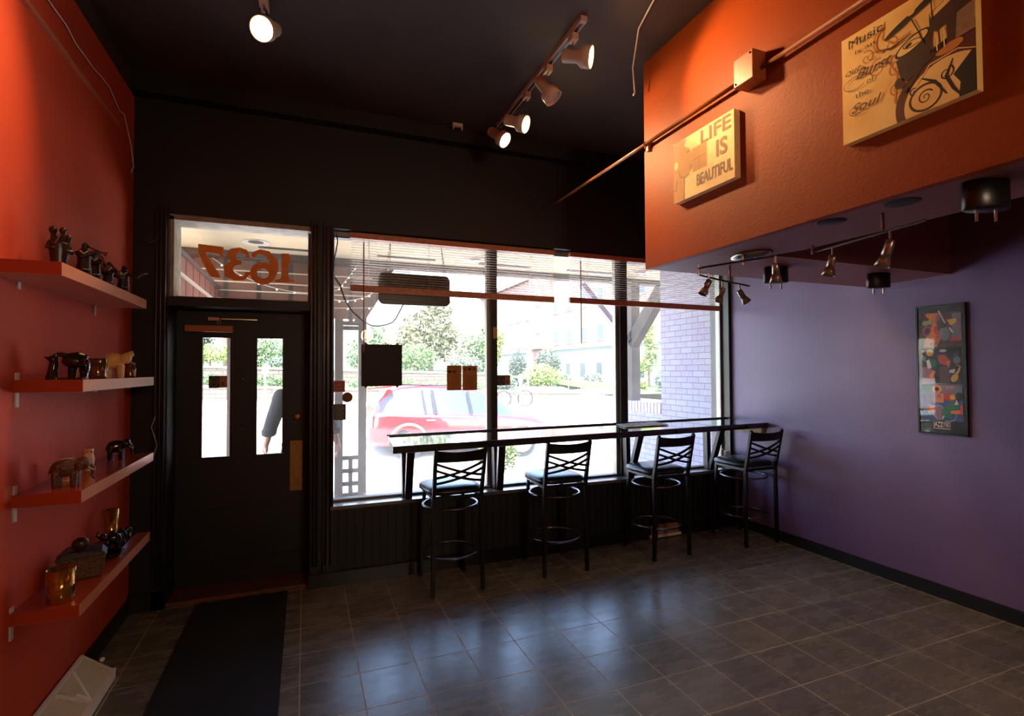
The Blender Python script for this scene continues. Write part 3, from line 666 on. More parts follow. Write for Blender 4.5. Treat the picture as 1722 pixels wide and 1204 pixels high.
    MB().box((x - .0195, y1 + .010, z0 + .010), (x - .0175, y0 - .010, z1 - .010)).build('glazing', glass_mat('poster_glazing', .02, .004), t)
poster()

# ================================================================== BLINDS
def blind(label, x0, x1, hx0, hx1, zl, zr, wx, wz, cords):
    t = thing('window_blind', label, 'blind', ((x0 + x1) / 2, 4.25, 2.69), 0, 'half raised wooden blinds in the shop window')
    MB().box((hx0, 4.235, 2.648), (hx1, 4.275, 2.69)).build('headrail', M_wood, t)
    MB().extr([(x0, 4.236, zl - .052), (x1, 4.236, zr - .052), (x1, 4.236, zr), (x0, 4.236, zl)], (0, .028, 0)).build('bottom_rail', M_wood, t)
    s = MB(); n = 18
    for i in range(n):
        k = (i + .6) / n; z0 = 2.645 + (zl - 2.645) * k; z1 = 2.645 + (zr - 2.645) * k
        s.add([(x0 + .006, 4.237, z0), (x1 - .006, 4.237, z1), (x1 - .006, 4.262, z1 + .002), (x0 + .006, 4.262, z0 + .002), (x0 + .006, 4.237, z0 + .0022), (x1 - .006, 4.237, z1 + .0022), (x1 - .006, 4.262, z1 + .0042), (x0 + .006, 4.262, z0 + .0042)],
              [(0, 3, 2, 1), (4, 5, 6, 7), (0, 1, 5, 4), (1, 2, 6, 5), (2, 3, 7, 6), (3, 0, 4, 7)])
    s.build('slats', M_slat, t, fix=False)
    for cx in cords: MB().tube([(cx, 4.234, 2.65), (cx, 4.234, min(zl, zr)), (cx, 4.265, min(zl, zr)), (cx, 4.265, 2.65)], .0012, 5).build('ladder_cord', M_wire, t)
    MB().cyl((wx, 4.225, 2.615), (wx + .002, 4.225, wz), .005, n=8).build('tilt_wand', mat('wand_brown', (150, 82, 50), .4), t)
    MB().cyl((wx, 4.23, 2.65), (wx, 4.225, 2.615), .0015, n=6).build('wand_hook', M_steel, t)
    return t
blind('wooden blind with white slats hanging over the first pane and mullion', .329, 2.103, .325, 2.108, 2.277, 2.267, .428, 1.75, (.47, .95, 1.42, 1.88))
b2 = blind('wooden blind with white slats hanging toward the purple wall', 2.264, 4.04, 2.268, 4.05, 2.271, 2.262, 2.371, 1.85, (2.45, 3.1, 3.72, 3.95))
MB().tube([(4.00, 4.228, 2.26), (4.005, 4.228, 1.19)], .002, 6).build('lift_cord', M_wire, b2)

# ================================================================== THINGS IN THE SHOP WINDOW
t = thing('hanging_sign_box', 'black rounded light box hanging on chains in the shop window', 'sign', (.845, 4.29, 2.15))
def rr(x0, z0, x1, z1, r, n=6):
    pts = []
    for (cx, cz, a0) in ((x1 - r, z1 - r, 0), (x0 + r, z1 - r, PI / 2), (x0 + r, z0 + r, PI), (x1 - r, z0 + r, 1.5 * PI)):
        for i in range(n + 1): a = a0 + PI / 2 * i / n; pts.append((cx + r * math.cos(a), cz + r * math.sin(a)))
    return pts
MB().extr([(x, 4.280, z) for x, z in rr(.549, 2.143, 1.142, 2.400, .045)], (0, .035, 0)).build('housing', mat('sign_box_black', (26, 20, 17), .3), t, bevel=.006)
MB().tube([(.60, 4.277, 2.178), (.59, 4.277, 2.182), (.74, 4.277, 2.172)], .0025, 6).tube([(.78, 4.277, 2.17), (.95, 4.277, 2.163)], .0025, 6).tube([(.97, 4.277, 2.165), (1.11, 4.277, 2.163), (1.118, 4.277, 2.18)], .0025, 6).build('tube_highlight', M_steel, t)
def chain(p, q):
    ch = MB(); p = Vector(p); q = Vector(q); n = int((q - p).length / .013)
    for i in range(n):
        a = p.lerp(q, i / n); b_ = p.lerp(q, (i + .8) / n); ch.tube([a, b_], [.0032, .0032], 5)
    ch.build('chain', M_metal, t)
chain((.645, 4.29, 2.65), (.606, 4.29, 2.40)); chain((.645, 4.29, 2.65), (.64, 4.29, 2.40)); chain((1.066, 4.29, 2.65), (1.095, 4.29, 2.395)); chain((1.066, 4.29, 2.65), (1.112, 4.29, 2.395))
MB().tube([(.224, 4.29, 2.70), (.236, 4.285, 2.62), (.224, 4.285, 2.54), (.207, 4.285, 2.46), (.206, 4.285, 2.38), (.215, 4.285, 2.335), (.256, 4.285, 2.276), (.275, 4.285, 2.21), (.30, 4.285, 2.145), (.35, 4.285, 2.07), (.433, 4.285, 1.995), (.498, 4.285, 1.963), (.56, 4.285, 1.963), (.616, 4.285, 1.976), (.66, 4.285, 1.995), (.69, 4.285, 2.03), (.72, 4.285, 2.09), (.75, 4.285, 2.15)], .0048, 7).build('power_cord', M_blackp, t, smooth=True)

t = thing('window_board', 'square black panel hung on suction cups in the shop window', 'sign', (.582, 4.33, 1.47))
MB().box((.420, 4.322, 1.478), (.745, 4.332, 1.816)).build('panel', mat('matte_black_board', (30, 22, 18), .6), t)
for xx in (.455, .706):
    MB().extr([(xx - .015, 4.324, 1.815), (xx + .015, 4.324, 1.815), (xx + .004, 4.324, 1.832), (xx - .004, 4.324, 1.832)], (0, .006, 0)).build('hanger_tab', M_blackp, t)
    MB().extr([(xx - .015, 4.324, 1.479), (xx + .015, 4.324, 1.479), (xx + .004, 4.324, 1.463), (xx - .004, 4.324, 1.463)], (0, .006, 0)).build('hanger_tab', M_blackp, t)
    MB().lathe([(0, -.010), (.005, -.010), (.008, -.003), (.016, 0)], (xx, 4.336, 1.848), 14, Matrix.Rotation(-PI / 2, 3, 'X')).build('suction_cup', glass_mat('clear_rubber', .2, .2) if 'clear_rubber' not in MATS else MATS['clear_rubber'], t, smooth=True)

P_tan = mat('menu_tan_paper', (198, 142, 66), .7, noise=.06); P_ink = mat('menu_ink', (120, 78, 36), .7); P_red = mat('menu_red_photo', (150, 52, 36), .6); P_dk = mat('menu_dark_photo', (60, 34, 28), .6)
def menu(x0, x1, z0, z1, label, photos):
    b = Board((x0, 4.334, z0), (1, 0, 0), (0, 0, 1), (0, -1, 0)); W, H = x1 - x0, z1 - z0
    b.mb.mi(0).box((x0, 4.334, z0), (x1, 4.3355, z1)); b.rect(0, 0, W, H, 0)
    for (u0, v0, u1, v1, m) in photos: b.rect(u0 * W, v0 * H, u1 * W, v1 * H, m)
    for i in range(13): b.rect(W * (.18 + .08 * (i % 3)), H * (.05 + i * .045), W * (.82 - .07 * (i % 2)), H * (.062 + i * .045), 1)
    b.rect(W * .2, H * .90, W * .8, H * .92, 1); b.rect(0, 0, W, H * .008, 1)
    return tag(b.mb.build('window_menu', [P_tan, P_ink, P_red, P_dk], fix=False), label, 'menu', 'tan menus taped in the shop window')
menu(1.126, 1.255, 1.432, 1.645, 'tan menu sheet with two photos, beside the hanging black panel side', ((.05, .70, .34, .80, 3), (.40, .68, .66, .82, 2)))
menu(1.265, 1.397, 1.430, 1.642, 'tan menu sheet with three small photos, beside the mullion', ((.08, .80, .26, .92, 2), (.38, .81, .58, .93, 3), (.68, .81, .88, .93, 2)))
sticker('window_decal', 'dark and tan decal with round badge just past the first mullion', 1.585, 1.468, 1.707, 1.558, 4.334)
b = Board((.212, 4.334, 1.436), (1, 0, 0), (0, 0, 1), (0, -1, 0)); b.mb.mi(0).box((.212, 4.334, 1.436), (.297, 4.3355, 1.526)); b.rect(0, 0, .085, .09, 0); b.rect(.008, .01, .077, .082, 1)
b.text('NO', .02, .048, .018, 0, .04, bold=.03); b.text('NOT', .016, .018, .018, 0, .05, bold=.03)
tag(b.mb.build('window_notice', [mat('notice_pink', (232, 168, 150), .6), mat('notice_red', (206, 84, 66), .6)], fix=False), 'small pink and red square notice at the edge of the shop window', 'notice')
b = Board((.275, 4.334, 1.352), (1, 0, 0), (0, 0, 1), (0, -1, 0)); b.mb.mi(0).lathe([(0, -.001), (.040, -.001), (.040, 0)], (.315, 4.335, 1.392), 28, Matrix.Rotation(-PI / 2, 3, 'X'))
b.arc(.04, .04, .026, .026, 0, 2 * PI, .003, 1); b.arc(.04, .04, .012, .012, 0, 2 * PI, .003, 1)
tag(b.mb.build('round_sticker', [mat('round_brown', (150, 84, 40), .6), mat('round_dark', (104, 54, 26), .6)], fix=False), 'round brown sticker below the pink notice', 'sticker')
b = Board((.212, 4.334, 1.214), (1, 0, 0), (0, 0, 1), (0, -1, 0)); b.mb.mi(0).box((.212, 4.334, 1.214), (.306, 4.3355, 1.341)); b.rect(0, 0, .094, .127, 0)
for i in range(9): b.rect(.008 + .004 * (i % 2), .012 + i * .0125, .086 - .008 * (i % 3), .018 + i * .0125, 1)
tag(b.mb.build('notice_sheet', [mat('notice_grey', (92, 90, 78), .7), mat('notice_text', (160, 158, 144), .7)], fix=False), 'grey notice full of small text under the round sticker', 'notice')
tag(MB().box((1.523, 4.262, 1.88), (1.560, 4.268, 1.979)).build('tape_piece', mat('beige_tape', (200, 158, 110), .6)), 'beige strip of tape stuck on the first mullion', 'tape')

# ================================================================== COUNTER
t = thing('window_counter', 'long black counter shelf along the shop window on angled braces', 'counter', (2.35, 4.0, .583))
ctr = MB(); ctr.mi(0)
top = [(.555, 3.570), (4.125, 3.735), (4.125, 4.255), (.610, 4.16)]
ctr.extr([(x, y, 1.04) for x, y in top], (0, 0, .05))
ctr.build('worktop', [M_counter], t, bevel=.003)
MB().extr([(.598, 4.15, 1.09), (4.125, 4.242, 1.09), (4.125, 4.262, 1.09), (.598, 4.172, 1.09)], (0, 0, .012)).build('back_lip', M_edge, t)
for (xb, xt, yt) in ((.775, .71, 3.76), (1.555, 1.42, 3.79), (2.885, 2.73, 3.83), (3.852, 3.69, 3.88)):
    br = MB().bar((xb - .02, 4.235, .585), (xb - .035, 4.225, 1.04), .045, .06, (1, 0, 0)).bar((xb, 4.21, .583), (xt, yt, 1.04), .055, .04, (1, 0, 0)).build('brace', M_edge, t)
MB().box((4.10, 3.80, .975), (4.14, 4.16, 1.04)).build('wall_cleat', mat('raw_pale_wood', (170, 150, 108), .6, noise=.3, nscale=15), t)

# newspaper
M_paper = mat('newsprint', (206, 204, 196), .7); M_ink = mat('newsprint_ink', (70, 66, 66), .7); M_pic = mat('newsprint_photo', (140, 150, 120), .7)
b = Board((2.62, 3.87, 1.0945), (.995, .06, 0), (.10, .995, 0), (0, 0, 1)); W, H = .50, .27
b.mb.mi(0).extr([b.P(0, .02, -.0005), b.P(W * .94, 0, -.0005), b.P(W, H, -.0005), b.P(.04, H, -.0005)], (0, 0, .006)); 
b.k = 160
for i in range(4):
    for j in range(3):
        x0, y0 = .03 + i * .118, .03 + j * .083
        b.rect(x0, y0, x0 + .10, y0 + .066, 1 if (i + j) % 2 == 0 else 2)
        b.rect(x0 + .012, y0 + .012, x0 + .09, y0 + .026, 0); b.rect(x0 + .012, y0 + .038, x0 + .07, y0 + .052, 0)
tag(b.mb.build('newspaper', [M_paper, M_ink, M_pic], fix=False), 'folded newspaper lying on the counter near the second mullion', 'newspaper')

# small fittings by the corner
t = thing('wall_outlet', 'white outlet box low in the window corner behind the last stool', 'outlet', (4.0, 4.22, .70))
MB().box((3.975, 4.19, .66), (4.01, 4.25, .78)).build('box', M_white, t, bevel=.004)
MB().box((4.03, 4.18, .70), (4.08, 4.23, .76)).build('plug', M_white, t, bevel=.004)
t = thing('floor_vent', 'flat brown and white register at the foot of the window wall', 'vent', (3.21, 4.1, 0))
MB().extr([(3.05, 4.118, .03), (3.37, 4.118, .03), (3.37, 4.129, .125), (3.05, 4.129, .125)], (0, .004, 0)).build('face', mat('register_brown', (150, 100, 76), .5), t)
MB().box((3.03, 4.105, .012), (3.385, 4.130, .036)).build('rim', M_white, t)

# ================================================================== STOOLS
def make_stool():
    t = thing('bar_stool', '', 'bar stool', (0, 0, 0), 0, 'cross-back bar stools along the counter')
    W = dict(world=True)
    for s in (-1, 1):
        MB().bar((s * .187, -.180, 0), (s * .178, -.178, .70), .026, .026).bar((s * .178, -.178, .695), (s * .182, -.252, 1.045), .026, .024).sph((s * .182, -.252, 1.045), .014, 10).build('rear_leg', M_metal, t)
        MB().bar((s * .172, .245, 0), (s * .155, .205, .70), .024, .024).build('front_leg', M_metal, t)
    sf = MB().bar((-.178, -.178, .69), (.178, -.178, .69), .022, .024, (0, 0, 1)).bar((-.155, .205, .69), (.155, .205, .69), .022, .024, (0, 0, 1))
    for s in (-1, 1): sf.bar((s * .178, -.178, .69), (s * .155, .205, .69), .022, .024, (0, 0, 1))
    sf.build('seat_frame', M_metal, t)
    # cushion: rounded trapezoid rising to a soft crown
    c = MB(); rings = []; n = 40
    def outline(k):
        pts = []
        for i in range(n):
            a = 2 * PI * i / n; ca, sa = math.cos(a), math.sin(a); e = .45
            x = .208 * math.copysign(abs(ca) ** e, ca); y = .210 * math.copysign(abs(sa) ** e, sa)
            x *= 1 + .05 * (y / .21); pts.append((x * k, .025 + y * k))
        return pts
    lv = [(.94, .705), (1.0, .712), (1.01, .730), (.97, .746), (.85, .757), (.6, .765), (.25, .768)]
    vs = []; fs = []
    for k, z in lv: vs += [(x, y, z) for x, y in outline(k)]
    for i in range(len(lv) - 1):
        for j in range(n): fs.append((i * n + j, i * n + (j + 1) % n, (i + 1) * n + (j + 1) % n, (i + 1) * n + j))
    fs += [tuple(range(n))[::-1], tuple((len(lv) - 1) * n + j for j in range(n))]
    c.add(vs, fs); c.build('seat', M_vinyl, t, smooth=True)
    # top rail, bowed back
    m = 12; vs = []; fs = []
    for i in range(m + 1):
        u = -1 + 2 * i / m; x = u * .176; bow = -.035 * (1 - u * u); 
        for (dy, z) in ((0, 1.040 - .012 * (1 - u * u)), (-.014, 1.040 - .012 * (1 - u * u)), (-.010, .955 + .0 * u), (.004, .955)):
            yb = -.180 - .072 * (z - .70) / .345; vs.append((x, yb + bow + dy + .006, z))
    for i in range(m):
        for j in range(4): fs.append((i * 4 + j, i * 4 + (j + 1) % 4, (i + 1) * 4 + (j + 1) % 4, (i + 1) * 4 + j))
    fs += [(0, 1, 2, 3), (m * 4 + 3, m * 4 + 2, m * 4 + 1, m * 4)]
    MB().add(vs, fs).build('top_rail', M_metal, t)
    for s in (-1, 1):
        for (za, zb_) in ((.945, .842), (.898, .800)):
            pts = []
            for i in range(9):
                u = -1 + 2 * i / 8; z = za + (zb_ - za) * (i / 8) - .010 * math.sin(PI * i / 8); yb = -.180 - .072 * (z - .70) / .345
                pts.append(Vector((s * u * .176, yb - .030 * (1 - u * u) + (.004 if s > 0 else -.004), z)))
            mb = MB()
            for a, b_ in zip(pts, pts[1:]): mb.bar(a, b_ + (b_ - a) * .06, .009, .018, (0, 1, 0))
            mb.build('cross_slat', M_metal, t)
    for name, z, r, cy in (('seat_ring', .600, .205, .025), ('foot_ring', .245, .205, .025)):
        MB().tube([(r * math.cos(a), cy + r * math.sin(a), z) for a in [2 * PI * i / 40 for i in range(40)]], .0095, 10, closed=True).build(name, mat('bright_ring_metal', (104, 104, 106), .24, .9), t, smooth=True)  # metal lighter than the frame, standing in for the rings' top-lit arcs
    return t
st = make_stool()
for i, (x, y, rz, lab) in enumerate(((1.028, 3.835, .02, 'black cross-back bar stool nearest the door end of the counter'), (1.917, 3.862, -.01, 'black cross-back bar stool second along the counter from the door'),
                                     (2.905, 3.828, .03, 'black cross-back bar stool third along the counter, below the newspaper'), (3.880, 3.785, .0, 'black cross-back bar stool beside the purple wall'))):
    o = st if i == 0 else copy_tree(st)
    o.location = (x, y, 0); o.rotation_euler = (0, 0, rz); o['label'] = lab

# ================================================================== FLOOR THINGS
tag(MB().box((-.69, 1.6, 0), (-.108, 4.16, .008)).build('door_mat', mat('black_carpet_mat', (16, 15, 15), .95, noise=.4, nscale=120, bump=.6, bscale=300)), 'long black entrance mat lying from the door toward the camera', 'mat')
rg = MB()
t = thing('wall_register', 'white slatted heating register where the red wall meets the floor', 'vent', (-1.0, 3.2, 0))
L0, L1 = 2.55, 3.36
sec = [(-1.068, 0), (-1.068, .135), (-1.055, .135), (-.935, .045), (-.915, .030), (-.915, 0)]
MB().extr([(x, L0, z) for x, z in sec], (0, .012, 0)).extr([(x, L1 - .012, z) for x, z in sec], (0, .012, 0)).box((-1.07, L0, 0), (-1.055, L1, .14)).box((-.935, L0, 0), (-.915, L1, .045)).bar((-.99, L1 - .30, .088), (-.935, L1 - .30, .048), .014, .012, (0, 1, 0)).bar((-1.05, L1 - .16, .131), (-.935, L1 - .30, .046), .014, .012, (0, 1, 0)).bar((-1.05, L1 - .36, .131), (-.935, L1 - .30, .046), .014, .012, (0, 1, 0)).build('frame', mat('register_cream', (240, 232, 212), .5), t)
lv = MB(); y = L0 + .02
while y < L1 - .02:
    lv.obox((-.995, y, .080), (.145, .0035, .014), (0, .64, 0)); y += .0135
lv.build('louvres', mat('louvre_cream', (222, 210, 184), .5), t)
MB().sph((-1.0 + .02, L1 + .008, .095), .012, 10).cyl((-.98, L1, .095), (-.98, L1 + .01, .095), .005).build('lever', mat('register_cream', (240, 232, 212), .5), t)
MB().box((-1.055, L0, 0), (-.93, L1, .02)).build('duct', M_blackp, t)

# ================================================================== RED WALL: SHELVES, CORDS
def shelf(name, label, xf, y0, y1, zt, brs):
    t = thing('wall_shelf', label, 'shelf', (LX, (y0 + y1) / 2, zt - .05), 0, 'glossy red shelves on the red wall')
    MB().mi(0).box((LX, y0, zt - .05), (xf, y1, zt)).mi(1).box((xf - .0005, y0 + .0005, zt - .0495), (xf + .0008, y1 - .0005, zt - .0005)).box((LX, y0 + .0005, zt - .0508), (xf, y1 - .0005, zt - .0498)).build('board', [M_shelf, M_shelf_e], t, fix=False)
    for (yb, up_, dn) in brs:
        MB().box((LX, yb - .012, zt - .05 - dn), (LX + .006, yb + .012, zt + up_)).build('bracket', M_white, t)
shelf('a', 'topmost red shelf holding the musician figurines', -.86, 2.46, 3.60, 2.02, ((3.525, 0, .055), (2.70, 0, .03)))
shelf('b', 'second red shelf from the top with votives and a blond elephant', -.858, 2.675, 3.77, 1.57, ((2.70, .03, .06), (3.55, 0, .03)))
shelf('c', 'third red shelf down holding owls and elephants', -.858, 2.675, 3.78, 1.11, ((2.70, .035, .06), (3.45, .02, .02)))
shelf('d', 'lowest red shelf with the amber votive and dark box', -.858, 2.67, 3.72, .645, ((2.69, .02, .06),))
t = thing('wall_moulding', 'thin cream raceway running up along the red wall', 'raceway', (LX, 3.0, 3.13))
MB().box((LX, -2, 3.122), (LX + .018, 3.12, 3.140)).box((LX, 3.13, 3.123), (LX + .014, 3.86, 3.139)).build('channel', mat('raceway_red', (196, 120, 88), .35), t)
pts = []; y = -1.0
while y < 3.75:
    pts.append((LX + .010, y, 3.262 + .012 * math.sin(y * 9) + .006 * math.sin(y * 23))); y += .12
pts += [(LX + .01, 3.86, 3.22), (LX + .01, 3.95, 3.24), (LX + .01, 4.1, 3.1), (LX + .01, 4.16, 2.98), (LX + .01, 4.10, 2.92)]
tag(MB().tube(pts, .0035, 6).build('wall_cable', M_wire, smooth=True), 'loose white cable strung high along the red wall', 'cable')
tag(MB().tube([(-.92, 4.15, 2.55), (-.935, 4.14, 2.49), (-.975, 4.12, 2.46), (-1.0, 4.12, 2.50)], .006, 8).build('wall_hook', mat('dark_hook', (60, 50, 42), .4), smooth=True), 'small curved dark hook in the corner above the door', 'hook')
tag(MB().tube([(-.935, 4.16, 1.30), (-.955, 4.15, 1.23), (-.935, 4.15, 1.16), (-.92, 4.15, 1.11), (-.94, 4.15, 1.04), (-.99, 4.16, .98)], .0025, 6).build('thin_cord', M_wire, smooth=True), 'thin pale cord dangling beside the third shelf and door casing', 'cord')
tag(MB().tube([(1.98, 2.80, 3.4), (1.96, 2.79, 3.55), (1.80, 2.5, 3.59), (1.66, 2.0, 3.592), (1.6, 1.6, 3.592)], .005, 7).tube([(1.98, 2.80, 3.4), (1.975, 2.81, 3.38)], .006, 7).build('ceiling_cable', M_wire, smooth=True), 'twisted white cable coming down the ceiling to the orange wall corner', 'cable')
tag(MB().box((1.10, 4.02, 3.575), (1.18, 4.05, 3.6)).box((1.10, 4.02, 3.55), (1.108, 4.04, 3.58)).box((1.172, 4.02, 3.55), (1.18, 4.04, 3.58)).build('ceiling_clip', M_white), 'small white clip on the black ceiling above the window', 'clip')
tag(MB().lathe([(0, -.004), (.03, -.003), (.034, 0)], (LX + .001, 2.652, 1.12), 8, Matrix.Rotation(PI / 2, 3, 'Y')).build('plaster_patch', mat('chipped_plaster', (206, 110, 70), .9)), 'chipped plaster spot beside the third shelf bracket', 'plaster patch')

# ================================================================== SHELF ORNAMENTS
M_resin = mat('dark_resin', (40, 24, 18), .3, noise=.3, nscale=30)
M_bronze = mat('bronze_resin', (74, 42, 28), .35, noise=.3, nscale=40)
M_ebony = mat('ebony_gloss', (20, 14, 13), .12, coat=.5)
M_blond = mat('blond_wood', (252, 196, 116), .35, noise=.25, nscale=18)
M_carve = mat('carved_brown', (120, 80, 50), .45, noise=.6, nscale=90, rgb2=(58, 34, 22), bump=.5, bscale=120)
M_owl = mat('cream_onyx', (250, 206, 150), .3, noise=.25, nscale=20)
class Fig:
    """small figure built in its own frame: X across the view, Y away, Z up"""
    def __init__(s, x, y, z, a=.28): s.o = Vector((x, y, z)); s.R = Matrix.Rotation(a, 3, 'Z'); s.b = MB()
    def W(s, p): return s.o + s.R @ Vector(p)
    def ball(s, c, r): s.b.sph(s.W(c), r, 14, s.R); return s
    def limb(s, pts, r): s.b.tube([s.W(p) for p in pts], r, 10); s.b.sph(s.W(pts[0]), (r if not isinstance(r, list) else r[0]), 8); s.b.sph(s.W(pts[-1]), (r if not isinstance(r, list) else r[-1]), 8); return s
    def build(s, name, m, parent=None, vox=.0022, sm=2): return s.b.build(name, m, parent, remesh=vox, smoothmod=sm)
def musician(x, y, h, pose, label):
    f = Fig(x, y, 2.02, .3); k = h / .125
    t = thing('musician_figurine', label, 'figurine', (x, y, 2.02), 0, 'dark musician figurines on the top shelf')
    K = lambda *p: tuple(v * k for v in p)
    for s in (-1, 1): f.limb([K(s * .009, 0, .002), K(s * .009, 0, .05)], [.010 * k, .0105 * k]); f.ball(K(s * .010, -.006, .004), (.008 * k, .014 * k, .005 * k))
    f.limb([K(0, 0, .045), K(0, 0, .068), K(0, 0, .09)], [.019 * k, .017 * k, .019 * k]); f.ball(K(0, 0, .092), (.022 * k, .014 * k, .010 * k)); f.limb([K(0, 0, .095), K(.002, -.002, .105)], .006 * k)
    f.ball(K(.003, -.003, .113), (.010 * k, .011 * k, .012 * k)); f.ball(K(.013, -.006, .112), (.003 * k, .003 * k, .003 * k))
    I = MB(); W = f.W
    if pose == 'trumpet':
        f.limb([K(-.02, 0, .092), K(-.006, -.016, .078), K(.026, -.014, .096)], .0055 * k); f.limb([K(.02, 0, .092), K(.026, -.012, .078), K(.034, -.010, .096)], .0055 * k)
        I.tube([W(K(.012, -.007, .111)), W(K(.048, -.010, .098)), W(K(.056, -.010, .095))], [.002 * k, .003 * k, .009 * k], 8)
    elif pose == 'sax':
        f.limb([K(-.02, 0, .092), K(-.016, -.018, .076), K(.012, -.022, .080)], .0055 * k); f.limb([K(.02, 0, .092), K(.028, -.012, .074), K(.022, -.020, .064)], .0055 * k)
        I.tube([W(K(.012, -.008, .110)), W(K(.022, -.018, .100)), W(K(.020, -.024, .066)), W(K(.027, -.026, .056)), W(K(.036, -.026, .066)), W(K(.038, -.026, .074))], [.002 * k, .003 * k, .004 * k, .005 * k, .007 * k, .010 * k], 8)
    elif pose == 'horn':
        f.limb([K(-.02, 0, .092), K(-.024, -.008, .074), K(.002, -.02, .076)], .006 * k); f.limb([K(.02, 0, .092), K(.03, -.008, .078), K(.03, -.02, .072)], .006 * k)
        I.tube([W(K(.012, -.008, .108)), W(K(.030, -.018, .088)), W(K(.034, -.020, .070))], [.003 * k, .004 * k, .012 * k], 8)
    else:
        f.limb([K(-.02, 0, .092), K(-.028, -.006, .082), K(-.014, -.016, .076)], .006 * k); f.limb([K(.02, 0, .090), K(.040, -.004, .082), K(.058, -.006, .098)], .0055 * k)
        I.tube([W(K(.055, -.006, .094)), W(K(.074, -.006, .104))], [.003 * k, .0045 * k], 8)
    f.build('body', M_resin, t, vox=.0019)
    I.build('instrument', mat('tarnished_brass', (140, 84, 46), .25, .6), t, smooth=True)
    C_ = MB(); C_.tube([W(K(-.010, -.014, .098)), W(K(0, -.018, .088)), W(K(.010, -.014, .098))], .0022 * k, 6); C_.build('collar', mat('collar_cream', (214, 196, 176), .5), t)
# trio group
f = Fig(-.965, 2.735, 2.02, .3)
t = thing('musician_trio', 'dark figurine of three singers pressed together, biggest piece on the top shelf', 'figurine', (-.965, 2.735, 2.02))
f.b.lathe([(0, 0), (.024, 0), (.026, .05), (.032, .10), (.032, .125), (0, .14)], f.o, 20, f.R, 1.1, .75)
for (x_, z_, r_) in ((-.020, .178, .0150), (.012, .180, .0135), (.030, .150, .0130)): f.ball((x_, -.004, z_), (r_, r_, r_ * 1.15)); f.limb([(x_ * .7, 0, .115), (x_, -.003, z_ - .01)], [.018, .008])
f.limb([(-.030, -.006, .130), (-.040, -.012, .102), (-.020, -.022, .100)], .007); f.limb([(.030, -.006, .122), (.042, -.010, .095), (.030, -.02, .090)], .007); f.ball((.042, -.01, .088), .010)
f.build('body', M_resin, t, vox=.0022)
MB().tube([f.W((-.012, -.026, .12)), f.W((.006, -.028, .158))], [.004, .002], 8).build('microphone', M_bronze, t)
musician(-.965, 3.00, .188, 'trumpet', 'dark musician figurine raising a long trumpet, next to the trio')
musician(-.965, 3.13, .180, 'sax', 'brown musician figurine in a long coat playing a saxophone')
musician(-.96, 3.31, .160, 'horn', 'dark musician figurine bending over a small red-gold horn')
musician(-.96, 3.555, .186, 'arm', 'dark singer figurine stretching one arm out at the shelf end')

def elephant(x, y, z, L, h, m, label, name='elephant_figurine', a=.3, face=1, vox=.003, trunk='down', group=None, parentless=True):
    """side-on elephant, L long and h tall, head toward +X when face=1"""
    f = Fig(x, y, z, a); X = lambda u: face * (u - .5) * L
    t = thing(name, label, 'figurine', (x, y, z), 0, group)
    w = L * .22
    f.ball((X(.40), 0, h * .63), (L * .31, w, h * .30)); f.ball((X(.26), 0, h * .60), (L * .18, w * .95, h * .28))
    for u, s in ((.20, -1), (.26, 1), (.56, -1), (.62, 1)): f.limb([(X(u), s * w * .55, h * .015), (X(u), s * w * .6, h * .45)], [L * .075, L * .095])
    f.ball((X(.76), 0, h * .74), (L * .15, w * .8, h * .22))
    if trunk == 'down': f.limb([(X(.86), 0, h * .72), (X(.95), 0, h * .52), (X(.94), 0, h * .28), (X(.99), 0, h * .18)], [L * .075, L * .058, L * .042, L * .030])
    else: f.limb([(X(.84), 0, h * .80), (X(.93), 0, h * .86), (X(.90), 0, h * .98), (X(.84), 0, h * .97)], [L * .07, L * .055, L * .042, L * .03])
    f.limb([(X(.09), 0, h * .66), (X(.05), 0, h * .40)], [L * .018, L * .012])
    f.build('body', m, t, vox=vox)
    for s in (-1, 1):
        e = Fig(x, y, z, a); e.b.sph(e.W((X(.66), s * w * .95, h * .70)), (L * .10, L * .018, h * .19), 14, e.R @ Matrix.Rotation(s * .35 * face, 3, 'Z')); e.b.build('ear', m, t, smooth=True)
        k = Fig(x, y, z, a); k.limb([(X(.86), s * w * .45, h * .62), (X(.96), s * w * .5, h * .50), (X(1.0), s * w * .5, h * .54)], [L * .018, L * .013, L * .006]); k.b.build('tusk', mat('ivory_tusk', (214, 196, 160), .3), t, smooth=True)
    return t
def votive(x, y, z, r, h, m, label, group):
    t = thing('votive_glass', label, 'candle glass', (x, y, z), 0, group)
    MB().lathe([(0, 0), (r * .9, 0), (r * .94, .004), (r, h), (r - .003, h), (r * .9, .010), (0, .010)], (x, y, z), 32).build('cup', m, t, smooth=True)
    MB().lathe([(0, 0), (r * .8, 0), (r * .8, h * .28), (0, h * .26)], (x, y, z + .010), 24).build('wax', mat('amber_wax', (206, 92, 36), .5), t, smooth=True)
M_merc = mat('mercury_glass', (150, 116, 84), .12, .75, noise=.35, nscale=60)
M_amber = mat('amber_mercury_glass', (196, 144, 66), .12, .8, noise=.4, nscale=50)
